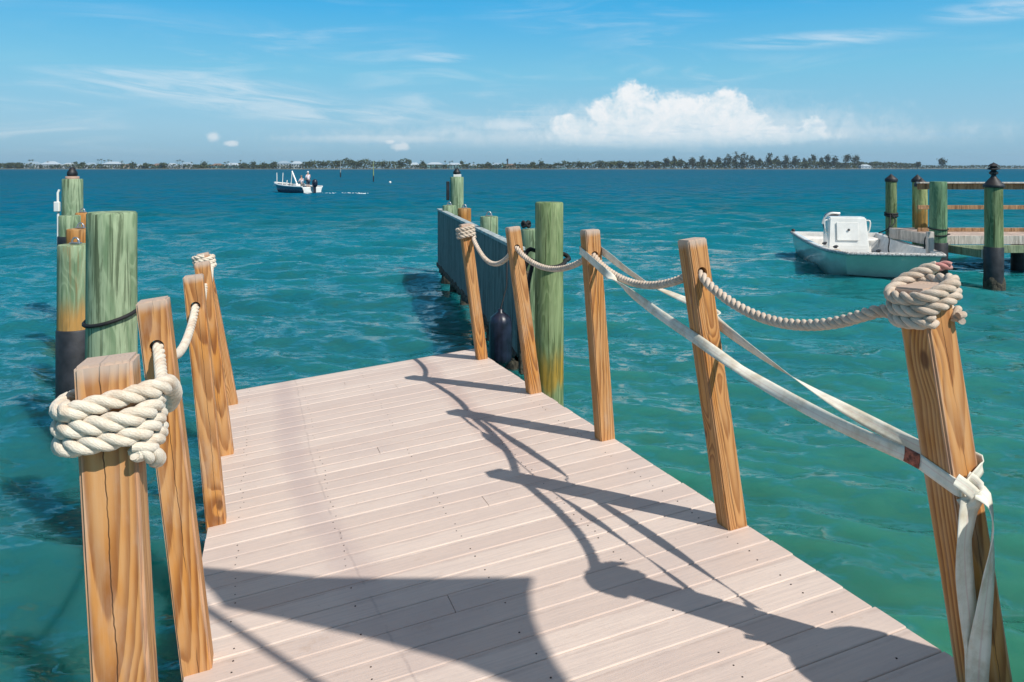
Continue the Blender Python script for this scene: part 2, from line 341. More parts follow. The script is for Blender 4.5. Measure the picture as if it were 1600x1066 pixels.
M_marine = plain('marine_growth', (.075, .065, .045), .9, var=.4, scale=14, bump=.9, bscale=24, bd=.03)
def deck_mat():
    m, q, b = newmat('composite_decking', .55, 0, .35); p = q.obj(); x, y, z = q.sep(p)
    bid = q.m('FLOOR', q.m('DIVIDE', q.m('ADD', y, 50.0), .14))
    wn = q.n.new('ShaderNodeTexWhiteNoise'); wn.noise_dimensions = '1D'; q.set(wn.inputs['W'], bid); rb = wn.outputs[0]
    g = q.noise(q.comb(q.m('MULTIPLY', x, 3.5), q.m('MULTIPLY', y, 95.0), q.m('MULTIPLY', bid, 3.7)), 1, 5, .62, .4)
    gl = q.noise(q.comb(q.m('MULTIPLY', x, 1.6), q.m('MULTIPLY', y, 26.0), q.m('MULTIPLY', bid, 1.7)), 1, 3, .55, 2.2)
    lines = q.m('FRACT', q.m('MULTIPLY', gl, 9.0))
    big = q.noise(p, 1.6, 5, .65); spot = q.noise(p, 9, 5, .7)
    c = q.mix(rb, (.640, .505, .430), (.725, .590, .505))
    c = q.mix(q.m('MULTIPLY', q.ss(g, .40, .68), .33), c, (.47, .395, .36))
    c = q.mix(q.m('MULTIPLY', q.ss(lines, .78, 1.0), .14), c, (.36, .30, .28))
    c = q.mix(q.m('MULTIPLY', q.ss(big, .45, .70), .38), c, (.53, .43, .39))
    c = q.mix(q.m('MULTIPLY', q.ss(spot, .62, .78), .30), c, (.40, .26, .16))
    # worn traffic stain: mauve band curving down the left third, and a fainter one on the right
    yc = q.m('MAXIMUM', q.m('SUBTRACT', 2.4, y), 0.0)
    cx = q.m('ADD', .46, q.m('MULTIPLY', q.m('MULTIPLY', yc, yc), .045))
    wob = q.m('MULTIPLY', q.m('SUBTRACT', q.noise(p, 2.2, 5, .6), .5), .16)
    d1 = q.m('ABSOLUTE', q.m('SUBTRACT', q.m('ADD', x, wob), cx))
    s1 = q.m('MULTIPLY', q.m('SUBTRACT', 1.0, q.ss(d1, .02, .14)), q.ss(y, -.6, .9))
    c = q.mix(q.m('MULTIPLY', s1, .34), c, (.40, .30, .295))
    d2 = q.m('ABSOLUTE', q.m('SUBTRACT', q.m('ADD', x, wob), 1.72))
    s2 = q.m('MULTIPLY', q.m('SUBTRACT', 1.0, q.ss(d2, .02, .14)), q.ss(y, .2, 1.6))
    c = q.mix(q.m('MULTIPLY', s2, .42), c, (.44, .29, .25))
    # thin dragged scuff line
    sx = q.m('ADD', .57, q.m('ADD', q.m('MULTIPLY', q.m('MULTIPLY', yc, yc), .022), q.m('MULTIPLY', q.m('SUBTRACT', q.noise(p, 5, 3, .6), .5), .04)))
    s3 = q.m('SUBTRACT', 1.0, q.ss(q.m('ABSOLUTE', q.m('SUBTRACT', x, sx)), .001, .009))
    s3 = q.m('MULTIPLY', s3, q.ss(q.noise(p, 7, 3, .6), .38, .55))
    c = q.mix(q.m('MULTIPLY', s3, .30), c, (.28, .22, .21))
    yy = q.m('FRACT', q.m('DIVIDE', q.m('ADD', y, 50.0 - 4.34 % .14), .14))
    se = q.m('MULTIPLY', q.ss(q.m('ABSOLUTE', q.m('SUBTRACT', yy, .5)), .40, .5), q.ss(q.noise(p, 5, 4, .7), .38, .62))
    c = q.mix(q.m('MULTIPLY', se, .30), c, (.33, .24, .20))
    dr = q.ss(q.noise(p, 3.3, 6, .75), .60, .74); c = q.mix(q.m('MULTIPLY', dr, .35), c, (.42, .29, .20))
    sk_ = q.ss(q.noise(p, 34, 3, .6), .70, .76); c = q.mix(q.m('MULTIPLY', sk_, .45), c, (.26, .18, .13))
    # pale scrapes
    sp = q.m('MULTIPLY', q.ss(q.noise(q.comb(q.m('MULTIPLY', x, 16.0), q.m('MULTIPLY', y, 40.0), 8.0), 1, 4, .7), .73, .77), 1.0)
    c = q.mix(q.m('MULTIPLY', sp, .6), c, (.76, .66, .60))
    q.set(b.inputs['Base Color'], c)
    q.set(b.inputs['Roughness'], q.m('ADD', .46, q.m('MULTIPLY', big, .2)))
    q.set(b.inputs['Normal'], q.bump(q.m('ADD', g, q.m('MULTIPLY', lines, .4)), .35, .0022))
    return m
M_deck = deck_mat()
M_screw = plain('screw_head', (.035, .022, .018), .6, .3)
def rope_mat(name, col, dirt):
    m, q, b = newmat(name, .9, 0, .12); uvn = q.n.new('ShaderNodeTexCoord').outputs['UV']; u, v, _ = q.sep(uvn)
    st = q.m('FRACT', q.m('ADD', q.m('MULTIPLY', v, 11.0), q.m('ADD', q.m('MULTIPLY', u, -70.0), q.m('MULTIPLY', q.noise(q.obj(), 90, 4, .65), 3.4))))
    st = q.ss(q.m('ABSOLUTE', q.m('SUBTRACT', st, .5)), .12, .5)
    n = q.noise(q.obj(), 18, 5, .7); n2 = q.noise(q.obj(), 300, 3, .6)
    c = q.mix(q.ss(n, .40, .72), col, dirt)
    c = q.mix(q.m('MULTIPLY', st, .22), c, tuple(k_ * .62 for k_ in dirt))
    q.set(b.inputs['Base Color'], c)
    q.set(b.inputs['Normal'], q.bump(q.m('SUBTRACT', q.m('MULTIPLY', n2, .8), q.m('MULTIPLY', st, .6)), .55, .0013))
    b.inputs['Sheen Weight'].default_value = .25
    return m
M_rope = rope_mat('white_cotton_rope', (.76, .68, .56), (.58, .45, .33))
M_rope2 = rope_mat('weathered_rope', (.66, .54, .43), (.44, .33, .24))
M_rope_red = rope_mat('rope_red_whipping', (.62, .25, .22), (.50, .36, .32))

def strap_mat():
    m, q, b = newmat('webbing', .75, 0, .2); uvn = q.n.new('ShaderNodeTexCoord').outputs['UV']; u, v, _ = q.sep(uvn)
    w1 = q.m('SINE', q.m('MULTIPLY', u, 2200.0)); n = q.noise(q.obj(), 9, 5, .65)
    c = q.mix(q.ss(n, .40, .68), (.78, .76, .66), (.58, .52, .40))
    n3 = q.noise(q.comb(q.m('MULTIPLY', u, 3.0), v, 2.0), 2.0, 4, .6)
    c = q.mix(q.m('MULTIPLY', q.ss(n3, .55, .7), .4), c, (.52, .44, .40))
    rl = q.m('SUBTRACT', 1.0, q.ss(q.m('ABSOLUTE', q.m('SUBTRACT', v, .56)), .02, .06))
    c = q.mix(q.m('MULTIPLY', rl, .25), c, (.55, .25, .25))
    q.set(b.inputs['Base Color'], c)
    ed = q.m('ABSOLUTE', q.m('SUBTRACT', v, .5))
    q.set(b.inputs['Normal'], q.bump(q.m('ADD', w1, q.m('MULTIPLY', ed, 4.0)), .35, .0006))
    b.inputs['Transmission Weight'].default_value = 0.0
    return m
M_strap = strap_mat()
M_strap_red = plain('strap_stitching', (.34, .10, .06), .8, var=.35, scale=60)

# ------------------------------------------------------------------ water
def make_water():
    nr, NA = 900, 640
    r = 0.8 * np.exp(np.linspace(0, math.log(2600 / 0.8), nr))
    half = R(62); fa = np.linspace(-half, half, NA); ba = np.linspace(half, 2 * math.pi - half, 62)[1:-1]
    ang = np.concatenate([fa, ba]); na = len(ang)
    X = (r[:, None] * np.sin(ang)[None, :]); Y = (r[:, None] * np.cos(ang)[None, :])
    cell = np.maximum(np.gradient(r)[:, None], r[:, None] * (2 * half / NA))
    cell = np.broadcast_to(cell, X.shape).copy(); cell[:, NA:] = 9
    Z = np.zeros_like(X); DX = np.zeros_like(X); DY = np.zeros_like(X)
    rng = np.random.RandomState(5)
    nw = 96
    lam = 0.24 * (3.6 / 0.24) ** rng.rand(nw)
    for i in range(nw):
        L = lam[i]; kk = 2 * math.pi / L
        th = R(258) + rng.randn() * R(27)
        A = 0.0050 * L ** 0.86 * (0.6 + 0.8 * rng.rand())
        if L > 2.2: A *= .75
        cx_, cy_ = math.cos(th), math.sin(th)
        ph = kk * (X * cx_ + Y * cy_) + rng.rand() * 6.283
        fade = np.clip((L / cell - 2.2) / 2.5, 0, 1)
        a = A * fade
        Z += a * np.cos(ph); DX -= .85 * a * cx_ * np.sin(ph); DY -= .85 * a * cy_ * np.sin(ph)
    # gusts: patches where the chop is stronger
    g = 1 + .28 * np.sin(X * .21 + 1.3 * np.sin(Y * .11)) * np.sin(Y * .17 + 2)
    Z *= g; X2 = X + DX * g; Y2 = Y + DY * g
    co = np.stack([X2, Y2, Z], -1).reshape(-1, 3)
    co = np.vstack([co, [[0, 0, 0]]]); ci = len(co) - 1
    i = np.arange(nr - 1)[:, None]; j = np.arange(na)[None, :]; j2 = (j + 1) % na
    q = np.stack([i * na + j, (i + 1) * na + j, (i + 1) * na + j2, i * na + j2], -1).reshape(-1, 4)
    tri = np.stack([np.full(na, ci), np.arange(na), (np.arange(na) + 1) % na], -1)
    # outward skirt to the horizon
    base_ = len(co); ring = np.stack([np.sin(ang) * 2900, np.cos(ang) * 2900, np.zeros(na)], -1)
    co = np.vstack([co, ring])
    jj = np.arange(na); last = (nr - 1) * na
    sk = np.stack([last + jj, base_ + jj, base_ + (jj + 1) % na, last + (jj + 1) % na], -1)
    q = np.vstack([q, sk])
    me = bpy.data.meshes.new('water'); nv = len(co)
    me.vertices.add(nv); me.vertices.foreach_set('co', co.astype(np.float32).ravel())
    loops = np.concatenate([q.ravel(), tri.ravel()]); me.loops.add(len(loops)); me.loops.foreach_set('vertex_index', loops.astype(np.int32))
    nf = len(q) + len(tri); me.polygons.add(nf)
    st = np.concatenate([np.arange(len(q)) * 4, len(q) * 4 + np.arange(len(tri)) * 3]); me.polygons.foreach_set('loop_start', st.astype(np.int32))
    me.polygons.foreach_set('use_smooth', np.ones(nf, bool))
    me.update(calc_edges=True); me.validate()
    if me.polygons[0].normal.z < 0: me.flip_normals()
    m, qn, b = newmat('bay_water', .06, 0, .38); b.inputs['IOR'].default_value = 1.33
    p = qn.pos(); x, y, z = qn.sep(p)
    dist = qn.m('SQRT', qn.m('ADD', qn.m('MULTIPLY', x, x), qn.m('MULTIPLY', y, y)))
    dist2 = qn.m('ADD', dist, qn.m('MULTIPLY', x, -.45))
    # shallow green sand flat near the dock, deeper blue-teal channel further out
    c = qn.ramp(qn.m('DIVIDE', qn.m('LOGARITHM', qn.m('MAXIMUM', dist2, 1.0), 10.0), 3.0),
                [(0.0, WC[0]), (.22, WC[1]), (.42, WC[2]), (.62, WC[3]), (1.0, WC[4])])
    pn = qn.noise(qn.comb(qn.m('MULTIPLY', x, .5), y, 0.0), .30, 4, .6, .6)
    c = qn.mix(qn.m('MULTIPLY', qn.ss(pn, .45, .68), .45), c, (.008, .085, .085))
    tur = qn.noise(p, 1.7, 5, .6); c = qn.mix(qn.m('MULTIPLY', qn.ss(tur, .5, .75), .30), c, (.045, .15, .075))
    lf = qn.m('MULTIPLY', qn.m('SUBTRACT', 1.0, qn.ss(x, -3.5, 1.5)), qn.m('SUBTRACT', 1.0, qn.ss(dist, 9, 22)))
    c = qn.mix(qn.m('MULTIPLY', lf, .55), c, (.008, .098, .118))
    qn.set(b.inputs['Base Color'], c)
    # small ripples as slopes, so that the far chop still turns its faces to the viewer
    g = qn.n.new('ShaderNodeNewGeometry').outputs['Normal']
    def slope(scale, sx, kx, ky, det, far0=None, far1=None):
        c_ = qn.noise(qn.comb(qn.m('MULTIPLY', x, sx), y, 0.0), scale, det, .6, .4, color=True)
        v_ = qn.vm('SUBTRACT', c_, (.5, .5, .5)); v_ = qn.vm('MULTIPLY', v_, (kx, ky, 0.0))
        if far0 is not None:
            n_ = qn.n.new('ShaderNodeVectorMath'); n_.operation = 'SCALE'; qn.set(n_.inputs[0], v_); qn.set(n_.inputs[3], qn.ss(dist, far0, far1)); v_ = n_.outputs[0]
        return v_
    acc = qn.vm('ADD', slope(4.6, .5, .75, 1.55, 5), slope(14.0, .6, .50, .85, 4))
    acc = qn.vm('ADD', acc, slope(1.1, .55, 1.1, 2.0, 4, 9, 60))
    nn_ = qn.vm('NORMALIZE', qn.vm('ADD', g, acc))
    qn.set(b.inputs['Normal'], nn_)
    qn.set(b.inputs['Roughness'], qn.m('ADD', .05, qn.m('MULTIPLY', qn.ss(dist, 20, 300), .12)))
    qn.set(b.inputs['Specular IOR Level'], qn.m('SUBTRACT', .48, qn.m('MULTIPLY', qn.ss(dist, 6, 60), .40)))
    b.inputs['Subsurface Weight'].default_value = 1.0; b.inputs['Subsurface Radius'].default_value = (.25, .7, .6); b.inputs['Subsurface Scale'].default_value = 3.0
    # from far off one sees mostly the wave faces turned to the eye: less mirror, more body colour
    df = qn.n.new('ShaderNodeBsdfDiffuse'); qn.set(df.inputs['Color'], c); qn.set(df.inputs['Normal'], nn_)
    mx = qn.n.new('ShaderNodeMixShader'); qn.set(mx.inputs[0], qn.m('MULTIPLY', qn.ss(dist, 1, 48), .88))
    qn.l.new(b.outputs[0], mx.inputs[1]); qn.l.new(df.outputs[0], mx.inputs[2]); qn.l.new(mx.outputs[0], qn.n['Material Output'].inputs['Surface'])
    me.materials.append(m)
    o = bpy.data.objects.new('water', me); C.objects.link(o); tag(o, kind='structure'); return o
WC = [(.055, .200, .095), (.026, .160, .120), (.003, .148, .178), (.0, .106, .190), (.0, .080, .155)]
make_water()

# ------------------------------------------------------------------ dock frame in world space
Hd = 1.604
Dv = pr(407, 329).normalized(); Bv = pr(4200, -60); Bv = (Bv - Dv * Bv.dot(Dv)).normalized(); Nv = Bv.cross(Dv)
Oc = Vector((0, 0, CAMH))
def dpx(x, y):
    r_ = pr(x, y); return Oc + r_ * (-Hd / r_.dot(Nv))
P0 = dpx(288, 1045)
def duv(u, v, h=0): return P0 + Bv * u + Dv * v + Nv * h
MW = Matrix((( Bv.x, Dv.x, Nv.x, P0.x), (Bv.y, Dv.y, Nv.y, P0.y), (Bv.z, Dv.z, Nv.z, P0.z), (0, 0, 0, 1)))
DW = 2.31; V0 = -4.2; V1 = 4.34

dock = empty('dock_platform', mw=MW)
tag(dock, 'sloping pinkish beige plank dock platform running out over the green water in the foreground', 'dock')
mb = MB(); rnd = random.Random(3)
nb = int((V1 - V0) / .14); 
def board(mb, u0, u1, v0, v1, z, c=.0042, th=.026, tilt=0):
    # cross-section with rounded top arrises, several spans so the edges are not ruler straight
    n = 7; vs = []; prof = [(v0, -th), (v0, -c), (v0 + c * .35, -c * .3), (v0 + c, 0), (v1 - c, 0), (v1 - c * .35, -c * .3), (v1, -c), (v1, -th)]
    for i in range(n + 1):
        u = u0 + (u1 - u0) * i / n; jt = rnd.uniform(-.0008, .0008); jz = rnd.uniform(-.0006, .0006)
        for (v, h) in prof: vs.append((u, v + jt, z + h + jz + tilt * (v - v0)))
    m_ = len(prof); fs = []
    for i in range(n):
        for j in range(m_):
            j2 = (j + 1) % m_; fs.append([i * m_ + j, (i + 1) * m_ + j, (i + 1) * m_ + j2, i * m_ + j2])
    fs.append(list(range(m_))); fs.append(list(range(n * m_, (n + 1) * m_))[::-1])
    mb.add(vs, [f[::-1] for f in fs], 0, False)
for i in range(nb):
    v1 = V1 - i * .14; v0 = v1 - .1365
    z = rnd.uniform(-.0012, .0008); e0 = rnd.uniform(-.004, .004); e1 = DW + rnd.uniform(-.004, .004)
    js = []
    if i % 14 == 3: js = [.98 + rnd.uniform(-.01, .01)]
    elif i % 19 == 6: js = [1.36]
    xs = [e0] + js + [e1]
    for a, b_ in zip(xs[:-1], xs[1:]):
        board(mb, a + (.0012 if a != e0 else 0), b_ - (.0012 if b_ != e1 else 0), v0, v1, z + rnd.uniform(-.0006, .0006), tilt=rnd.uniform(-.006, .006))
    for u in (.16, .62, 1.15, 1.70, 2.17):
        for vv in (v0 + .035, v1 - .035):
            if rnd.random() < .6:
                mb.lathe([(.0034, z - .004), (.0034, z + .0010), (.0, z + .0016)], 7, (u + rnd.uniform(-.012, .012), vv + rnd.uniform(-.006, .006), 0), 1)
mb.build('decking', [M_deck, M_screw], dock)
M_frame = plain('dock_frame_timber', (.20, .15, .10), .8, var=.3, bump=.4)
for u in (.035, DW - .035):
    f_ = MB(); f_.box((u, (V0 + V1) / 2, -.13), (.05, V1 - V0 - .02, .19), bev=.003); f_.build('side_beam', M_frame, dock)
f_ = MB(); f_.box((DW / 2, V1 - .035, -.13), (DW - .14, .05, .19), bev=.003); f_.build('end_beam', M_frame, dock)
M_float = plain('black_float', (.02, .022, .025), .5)
f_ = MB(); f_.box((DW / 2, .1, -.33), (1.7, 7.2, .19), bev=.03); f_.build('float', M_float, dock)

# ------------------------------------------------------------------ posts along the dock
def frame_from(base, top, xref):
    z = (top - base).normalized(); x = (xref - z * xref.dot(z)).normalized(); y = z.cross(x)
    return Matrix(((x.x, y.x, z.x, top.x), (x.y, y.y, z.y, top.y), (x.z, y.z, z.z, top.z), (0, 0, 0, 1)))
posts = {}
def make_post(key, u, v, toppx, Hh, s, hole, label, below=.34, twist=0.0, toplen=None):
    base = duv(u, v); tgt = base + Nv * Hh
    if toppx:
        r_ = pr(*toppx).normalized(); top = Oc + r_ * (tgt - Oc).dot(r_)
        ax = (top - base).normalized(); top = base + ax * Hh
    else: top = tgt
    xr = (Bv * math.cos(twist) + Dv * math.sin(twist))
    mw = frame_from(base, top, xr); L = Hh + below
    bm = bmesh.new(); bmesh.ops.create_cube(bm, size=1)
    for q in bm.verts: q.co = Vector((q.co.x * s, q.co.y * s, (q.co.z - .5) * L))
    bmesh.ops.bevel(bm, geom=bm.edges[:], offset=.0055, segments=2, affect='EDGES')
    # a few spans, so the arrises waver a little
    for zc in [-L * t_ / 9 for t_ in range(1, 9)]:
        bmesh.ops.bisect_plane(bm, geom=bm.verts[:] + bm.edges[:] + bm.faces[:], plane_co=(0, 0, zc), plane_no=(0, 0, 1))
    rr = random.Random(hash(key) % 1000 if False else sum(map(ord, key)))
    for q in bm.verts:
        if -L + .01 < q.co.z < -.02:
            q.co.x += .0016 * mnoise.noise(Vector((q.co.z * 3, rr.random() * 0 + sum(map(ord, key)), q.co.x * 9)))
            q.co.y += .0016 * mnoise.noise(Vector((q.co.z * 3, 9 + sum(map(ord, key)), q.co.y * 9)))
    me = bpy.data.meshes.new('wooden_post'); bm.to_mesh(me); bm.free()
    me.materials.append(M_post)
    o = bpy.data.objects.new('wooden_post', me); C.objects.link(o); o.matrix_world = mw
    if hole is not None:
        bm = bmesh.new(); bmesh.ops.create_cone(bm, cap_ends=True, segments=20, radius1=.0245, radius2=.0245, depth=.3, matrix=Matrix.Translation((0, 0, -hole)) @ Matrix.Rotation(R(90), 4, 'X'))
        cm = bpy.data.meshes.new('c'); bm.to_mesh(cm); bm.free(); co = bpy.data.objects.new('c', cm); C.objects.link(co); co.matrix_world = mw
        md = o.modifiers.new('b', 'BOOLEAN'); md.object = co; md.operation = 'DIFFERENCE'; md.solver = 'EXACT'
        bpy.context.view_layer.update(); dg = bpy.context.evaluated_depsgraph_get()
        nm = bpy.data.meshes.new_from_object(o.evaluated_get(dg)); o.modifiers.clear(); o.data = nm; nm.name = 'wooden_post'
        if not nm.materials: nm.materials.append(M_post)
        bpy.data.objects.remove(co)
    tag(o, label, 'post', 'square wooden rope posts along the dock edges')
    posts[key] = dict(base=base, top=top, mw=mw, s=s, hole=(mw @ Vector((0, 0, -hole))) if hole else None)
    return o
S = .096
make_post('R1', 2.25, 3.86, (726, 350), 1.28, S, None, 'farthest right-hand wooden post with a small rope coil round its top at the dock end')
make_post('R2', 2.26, 2.47, (801, 356), 1.28, S, .16, 'wooden post with pale cap in front of the dark fender, next to the green piling')
make_post('R3', 2.27, 1.24, (922, 366), 1.28, S, .155, 'wooden post that the webbing strap loops around near its top, middle of the right-hand row')
make_post('R4', 2.26, -.08, (1083, 390), 1.28, S, .15, 'orange-brown wooden post standing between the two strands of the webbing strap')
make_post('R5', 2.27, -1.30, (1443, 468), 1.185, S * 1.10, None, 'nearest right-hand wooden post with thick rope coil on top and knotted strap')
make_post('L5', .03, 3.85, (318, 404), 1.30, S, None, 'farthest left-hand wooden post, its top mostly hidden, with a rope end at its tip')
make_post('L4', .04, 2.47, (316, 412), 1.30, S, None, 'second farthest left-hand wooden post, narrow strip showing behind the third one')
make_post('L3', .04, 1.30, (302, 430), 1.30, S, .16, 'left-hand wooden post with orange streak and swirling knot low down, rope leaving its hole')
make_post('L2', .045, .00, (239, 467), 1.325, S * 1.06, .165, 'left-hand wooden post with two big dark knots, rope rising into its hole')
make_post('L1', .045, -1.28, (168, 552), 1.335, S * 1.08, None, 'nearest left-hand wooden post with bold V-shaped grain and thick white rope coil')

# ------------------------------------------------------------------ laid rope
def catmull(pts, step=.008):
    P = [Vector(p) for p in pts]; P = [P[0] * 2 - P[1]] + P + [P[-1] * 2 - P[-2]]; out = []
    for i in range(1, len(P) - 2):
        p0, p1, p2, p3 = P[i - 1:i + 3]; n = max(2, int((p2 - p1).length / step))
        for j in range(n):
            t = j / n
            out.append(.5 * ((2 * p1) + (p2 - p0) * t + (2 * p0 - 5 * p1 + 4 * p2 - p3) * t * t + (3 * p1 - p0 - 3 * p2 + p3) * t ** 3))
    out.append(P[-2]); return out
def laid(mb, path, rad, lay=None, seg=10, mi=0, phase=0, strands=3, per=15):
    lay = lay or rad * 2 * 2.7; pts = catmull(path, lay / per)
    n = len(pts); T = []
    for i in range(n): T.append((pts[min(i + 1, n - 1)] - pts[max(i - 1, 0)]).normalized())
    u = Vector((0, 0, 1)) if abs(T[0].z) < .9 else Vector((1, 0, 0))
    N = (u - T[0] * u.dot(T[0])).normalized(); Ns = [N]
    for i in range(1, n): N = (N - T[i] * N.dot(T[i])).normalized(); Ns.append(N)
    for s_ in range(strands):
        L = phase; pp = []
        for i in range(n):
            if i: L += (pts[i] - pts[i - 1]).length
            a = 2 * math.pi * (L / lay + s_ / strands); B = T[i].cross(Ns[i])
            pp.append(pts[i] + (Ns[i] * math.cos(a) + B * math.sin(a)) * rad * .57)
        mb.tube(pp, rad * .525, seg, mi)
def sagpath(a, b, sag, n=9):
    out = []
    for i in range(n + 1):
        t = i / n; p = a.lerp(b, t); p.z -= sag * 4 * t * (1 - t) * (1 + .0); out.append(p)
    return out
def wrap(pk, z0, z1, turns, rx, ry, a0, n=20, tilt=(0, 0)):
    """helical path round a post in its local frame, from height z0 to z1"""
    mw = posts[pk]['mw']; out = []; N = int(turns * n)
    for i in range(N + 1):
        t = i / N; a = a0 + turns * 2 * math.pi * t
        c, s_ = math.cos(a), math.sin(a); e = .72
        x = rx * math.copysign(abs(c) ** e, c); y = ry * math.copysign(abs(s_) ** e, s_)
        out.append(mw @ Vector((x, y, z0 + (z1 - z0) * t + tilt[0] * x + tilt[1] * y)))
    return out
RR = .0192
# right side rope: coil on the near post, swags through the holes, coil on the far post
H = {k_: posts[k_]['hole'] for k_ in posts}
rb = MB()
path = wrap('R5', .006, -.078, 2.45, .077, .075, R(75), tilt=(.30, -.05))
e = path[-1]
path = path + [posts['R5']['mw'] @ Vector((-.05, .10, -.080))]
path += sagpath(posts['R5']['mw'] @ Vector((-.06, .16, -.092)), H['R4'], .115)
path += sagpath(H['R4'], H['R3'], .115)[1:]
path += sagpath(H['R3'], H['R2'], .125)[1:]
r1s = posts['R1']['mw'] @ Vector((.05, -.075, -.155))
path += sagpath(H['R2'], r1s, .175)[1:]
path += wrap('R1', -.135, -.03, 3.2, .072, .072, R(-40))
laid(rb, path, RR)
rope_r = rb.build('post_rope', M_rope2)
tag(rope_r, 'long weathered three-strand rope swagged through the right-hand posts, coiled round the first and last', 'rope', 'thick ropes strung along the posts')
te_ = MB(); m5 = posts['R5']['mw']; m5s = m5 @ Matrix.Translation((0, 0, .077))
ep = [wrap('R5', .006, -.078, 2.45, .077, .075, R(75), tilt=(.30, -.05))[0]]
ep += [m5 @ Vector((.080, .050, .030)), m5 @ Vector((.108, .034, .034))]
laid(te_, ep, RR * .9, mi=0); te_.build('rope_end', M_rope2, rope_r)
tt = MB(); laid(tt, [ep[-1], m5 @ Vector((.126, .022, .036)), m5 @ Vector((.140, .012, .036))], RR * .7); o = tt.build('rope_tip', M_rope_red, rope_r); o['label'] = 'frayed rope tip stained red'
tt = MB(); laid(tt, wrap('R5', -.112, -.096, .42, .078, .076, R(-65), tilt=(.25, 0)), RR); tt.build('rope_end', M_rope2, rope_r)
# left side
rb = MB(); RL = .0185
path = wrap('L1', -.172, -.075, 2.85, .084, .082, R(-62), tilt=(.0, .05))
path = path[:]
m1 = posts['L1']['mw']
path += [m1 @ Vector((.092, -.02, -.068)), m1 @ Vector((.098, .10, -.088))]
a_ = m1 @ Vector((.095, .20, -.13)); path += sagpath(a_, H['L2'], .10)
path += sagpath(H['L2'], H['L3'], .13)[1:]
l4 = posts['L4']['mw'] @ Vector((0, 0, -.15)); l5 = posts['L5']['mw'] @ Vector((.055, -.07, -.12))
path += sagpath(H['L3'], l4, .10)[1:]
path += sagpath(l4, l5, .12)[1:]
path += wrap('L5', -.12, -.02, 2.9, .074, .074, R(-50))
laid(rb, path, RL, seg=12)
rope_l = rb.build('post_rope', M_rope)
tag(rope_l, 'thick bright white rope coiled round the nearest left-hand post and strung on through the others', 'rope', 'thick ropes strung along the posts')
tt = MB(); laid(tt, [path[0], m1 @ Vector((.076, -.055, -.190)), m1 @ Vector((.082, -.02, -.210)), m1 @ Vector((.078, .01, -.220))], RL * .9, seg=12); tt.build('rope_end', M_rope, rope_l)

# ------------------------------------------------------------------ webbing strap
def ribbon(mb, pts, wv, width, th=.0022, step=.012, mi=0):
    """pts centre line, wv = per-point width directions"""
    P = catmull(pts, step); n = len(P); m_ = len(wv); vs = []; L = 0; fs = []; uvs = []
    for i, p in enumerate(P):
        if i: L += (p - P[i - 1]).length
        t = i / (n - 1) * (m_ - 1); a = min(int(t), m_ - 2); w_ = Vector(wv[a]).lerp(Vector(wv[a + 1]), t - a)
        T = (P[min(i + 1, n - 1)] - P[max(i - 1, 0)]).normalized(); w_ = w_ - T * w_.dot(T)
        if w_.length < 1e-4: w_ = T.orthogonal()
        w_.normalize(); nn = T.cross(w_) * th / 2; w_ = w_ * width / 2
        for j in range(5):
            f = j / 2 - 1; curl = nn.normalized() * (.0025 * (f * f - .5)); vs += [p + w_ * f + nn + curl, p + w_ * f - nn + curl]
        if i:
            b = (i - 1) * 10
            for j in range(4):
                for (o1, o2, fl) in ((0, 2, 0), (1, 3, 1)):
                    f4 = [b + 2 * j + o1, b + 2 * j + o2, b + 10 + 2 * j + o2, b + 10 + 2 * j + o1]
                    uq = [(L0, j / 4), (L0, (j + 1) / 4), (L, (j + 1) / 4), (L, j / 4)]
                    if fl: f4.reverse(); uq.reverse()
                    fs.append(f4); uvs.append(uq)
            fs.append([b, b + 10, b + 11, b + 1]); uvs.append([(0, 0)] * 4)
            fs.append([b + 8, b + 9, b + 19, b + 18]); uvs.append([(0, 0)] * 4)
        L0 = L
    mb.add(vs, fs, mi, True, uvs)
sb = MB(); SW = .047
m3 = posts['R3']['mw']; s3 = S / 2 + .005; m4 = posts['R4']['mw']
up = Vector((0, 0, 1)); side = Vector((1, 0, .2)); fwd = Vector((0, 1, 0))
# loop round R3
A1 = m3 @ Vector((-s3, -s3 * .6, -.150)); A2 = m3 @ Vector((-s3, s3, -.125)); A3 = m3 @ Vector((s3, s3, -.12)); A4 = m3 @ Vector((s3, -s3, -.14))
K1 = m5s @ Vector((-s3 - .004, s3, -.60)); K2 = m5s @ Vector((s3 + .004, s3 + .004, -.635))
G1 = m4 @ Vector((-s3 - .012, 0, -.43)); G2 = m4 @ Vector((s3 + .02, 0, -.395))
def pxat(x, y, Y): return at(x, y, Y)
fr = [A2, A1, A1.lerp(G1, .35) + Vector((0, 0, -.018)), A1.lerp(G1, .68) + Vector((0, 0, -.016)), G1, G1.lerp(K1, .35) + Vector((0, 0, -.03)), G1.lerp(K1, .7) + Vector((0, 0, -.028)), K1]
ribbon(sb, fr, [up, up, Vector((.1, 1, -.12)), Vector((-.2, .3, -1)), Vector((-.6, .1, -1)), Vector((-.5, .0, -1)), Vector((-1, -.1, -.3)), Vector((-.6, 0, -1)), -up, -up], SW)
bk = [A3, A4 + Vector((.004, -.02, 0)), A4.lerp(G2, .4) - up * .02, G2 + Vector((0, .12, .03)), G2, G2.lerp(K2, .3) - up * .03, G2.lerp(K2, .65) - up * .03, K2]
ribbon(sb, bk, [up, up, Vector((-.5, .1, .9)), Vector((-1, .3, .0)), Vector((-.9, .2, -.4)), Vector((-.2, 0, -1)), Vector((.6, .1, -1)), Vector((1, .1, -.2)), Vector((.8, 0, .8)), up], SW)
ribbon(sb, [A2 + Vector((0, 0, 0)), m3 @ Vector((0, s3 + .002, -.12)), A3], [up, up], SW)
strap = sb.build('webbing_strap', M_strap)
tag(strap, 'off-white webbing strap stretched in two strands from the middle post to the nearest right-hand post', 'strap')
kb = MB()
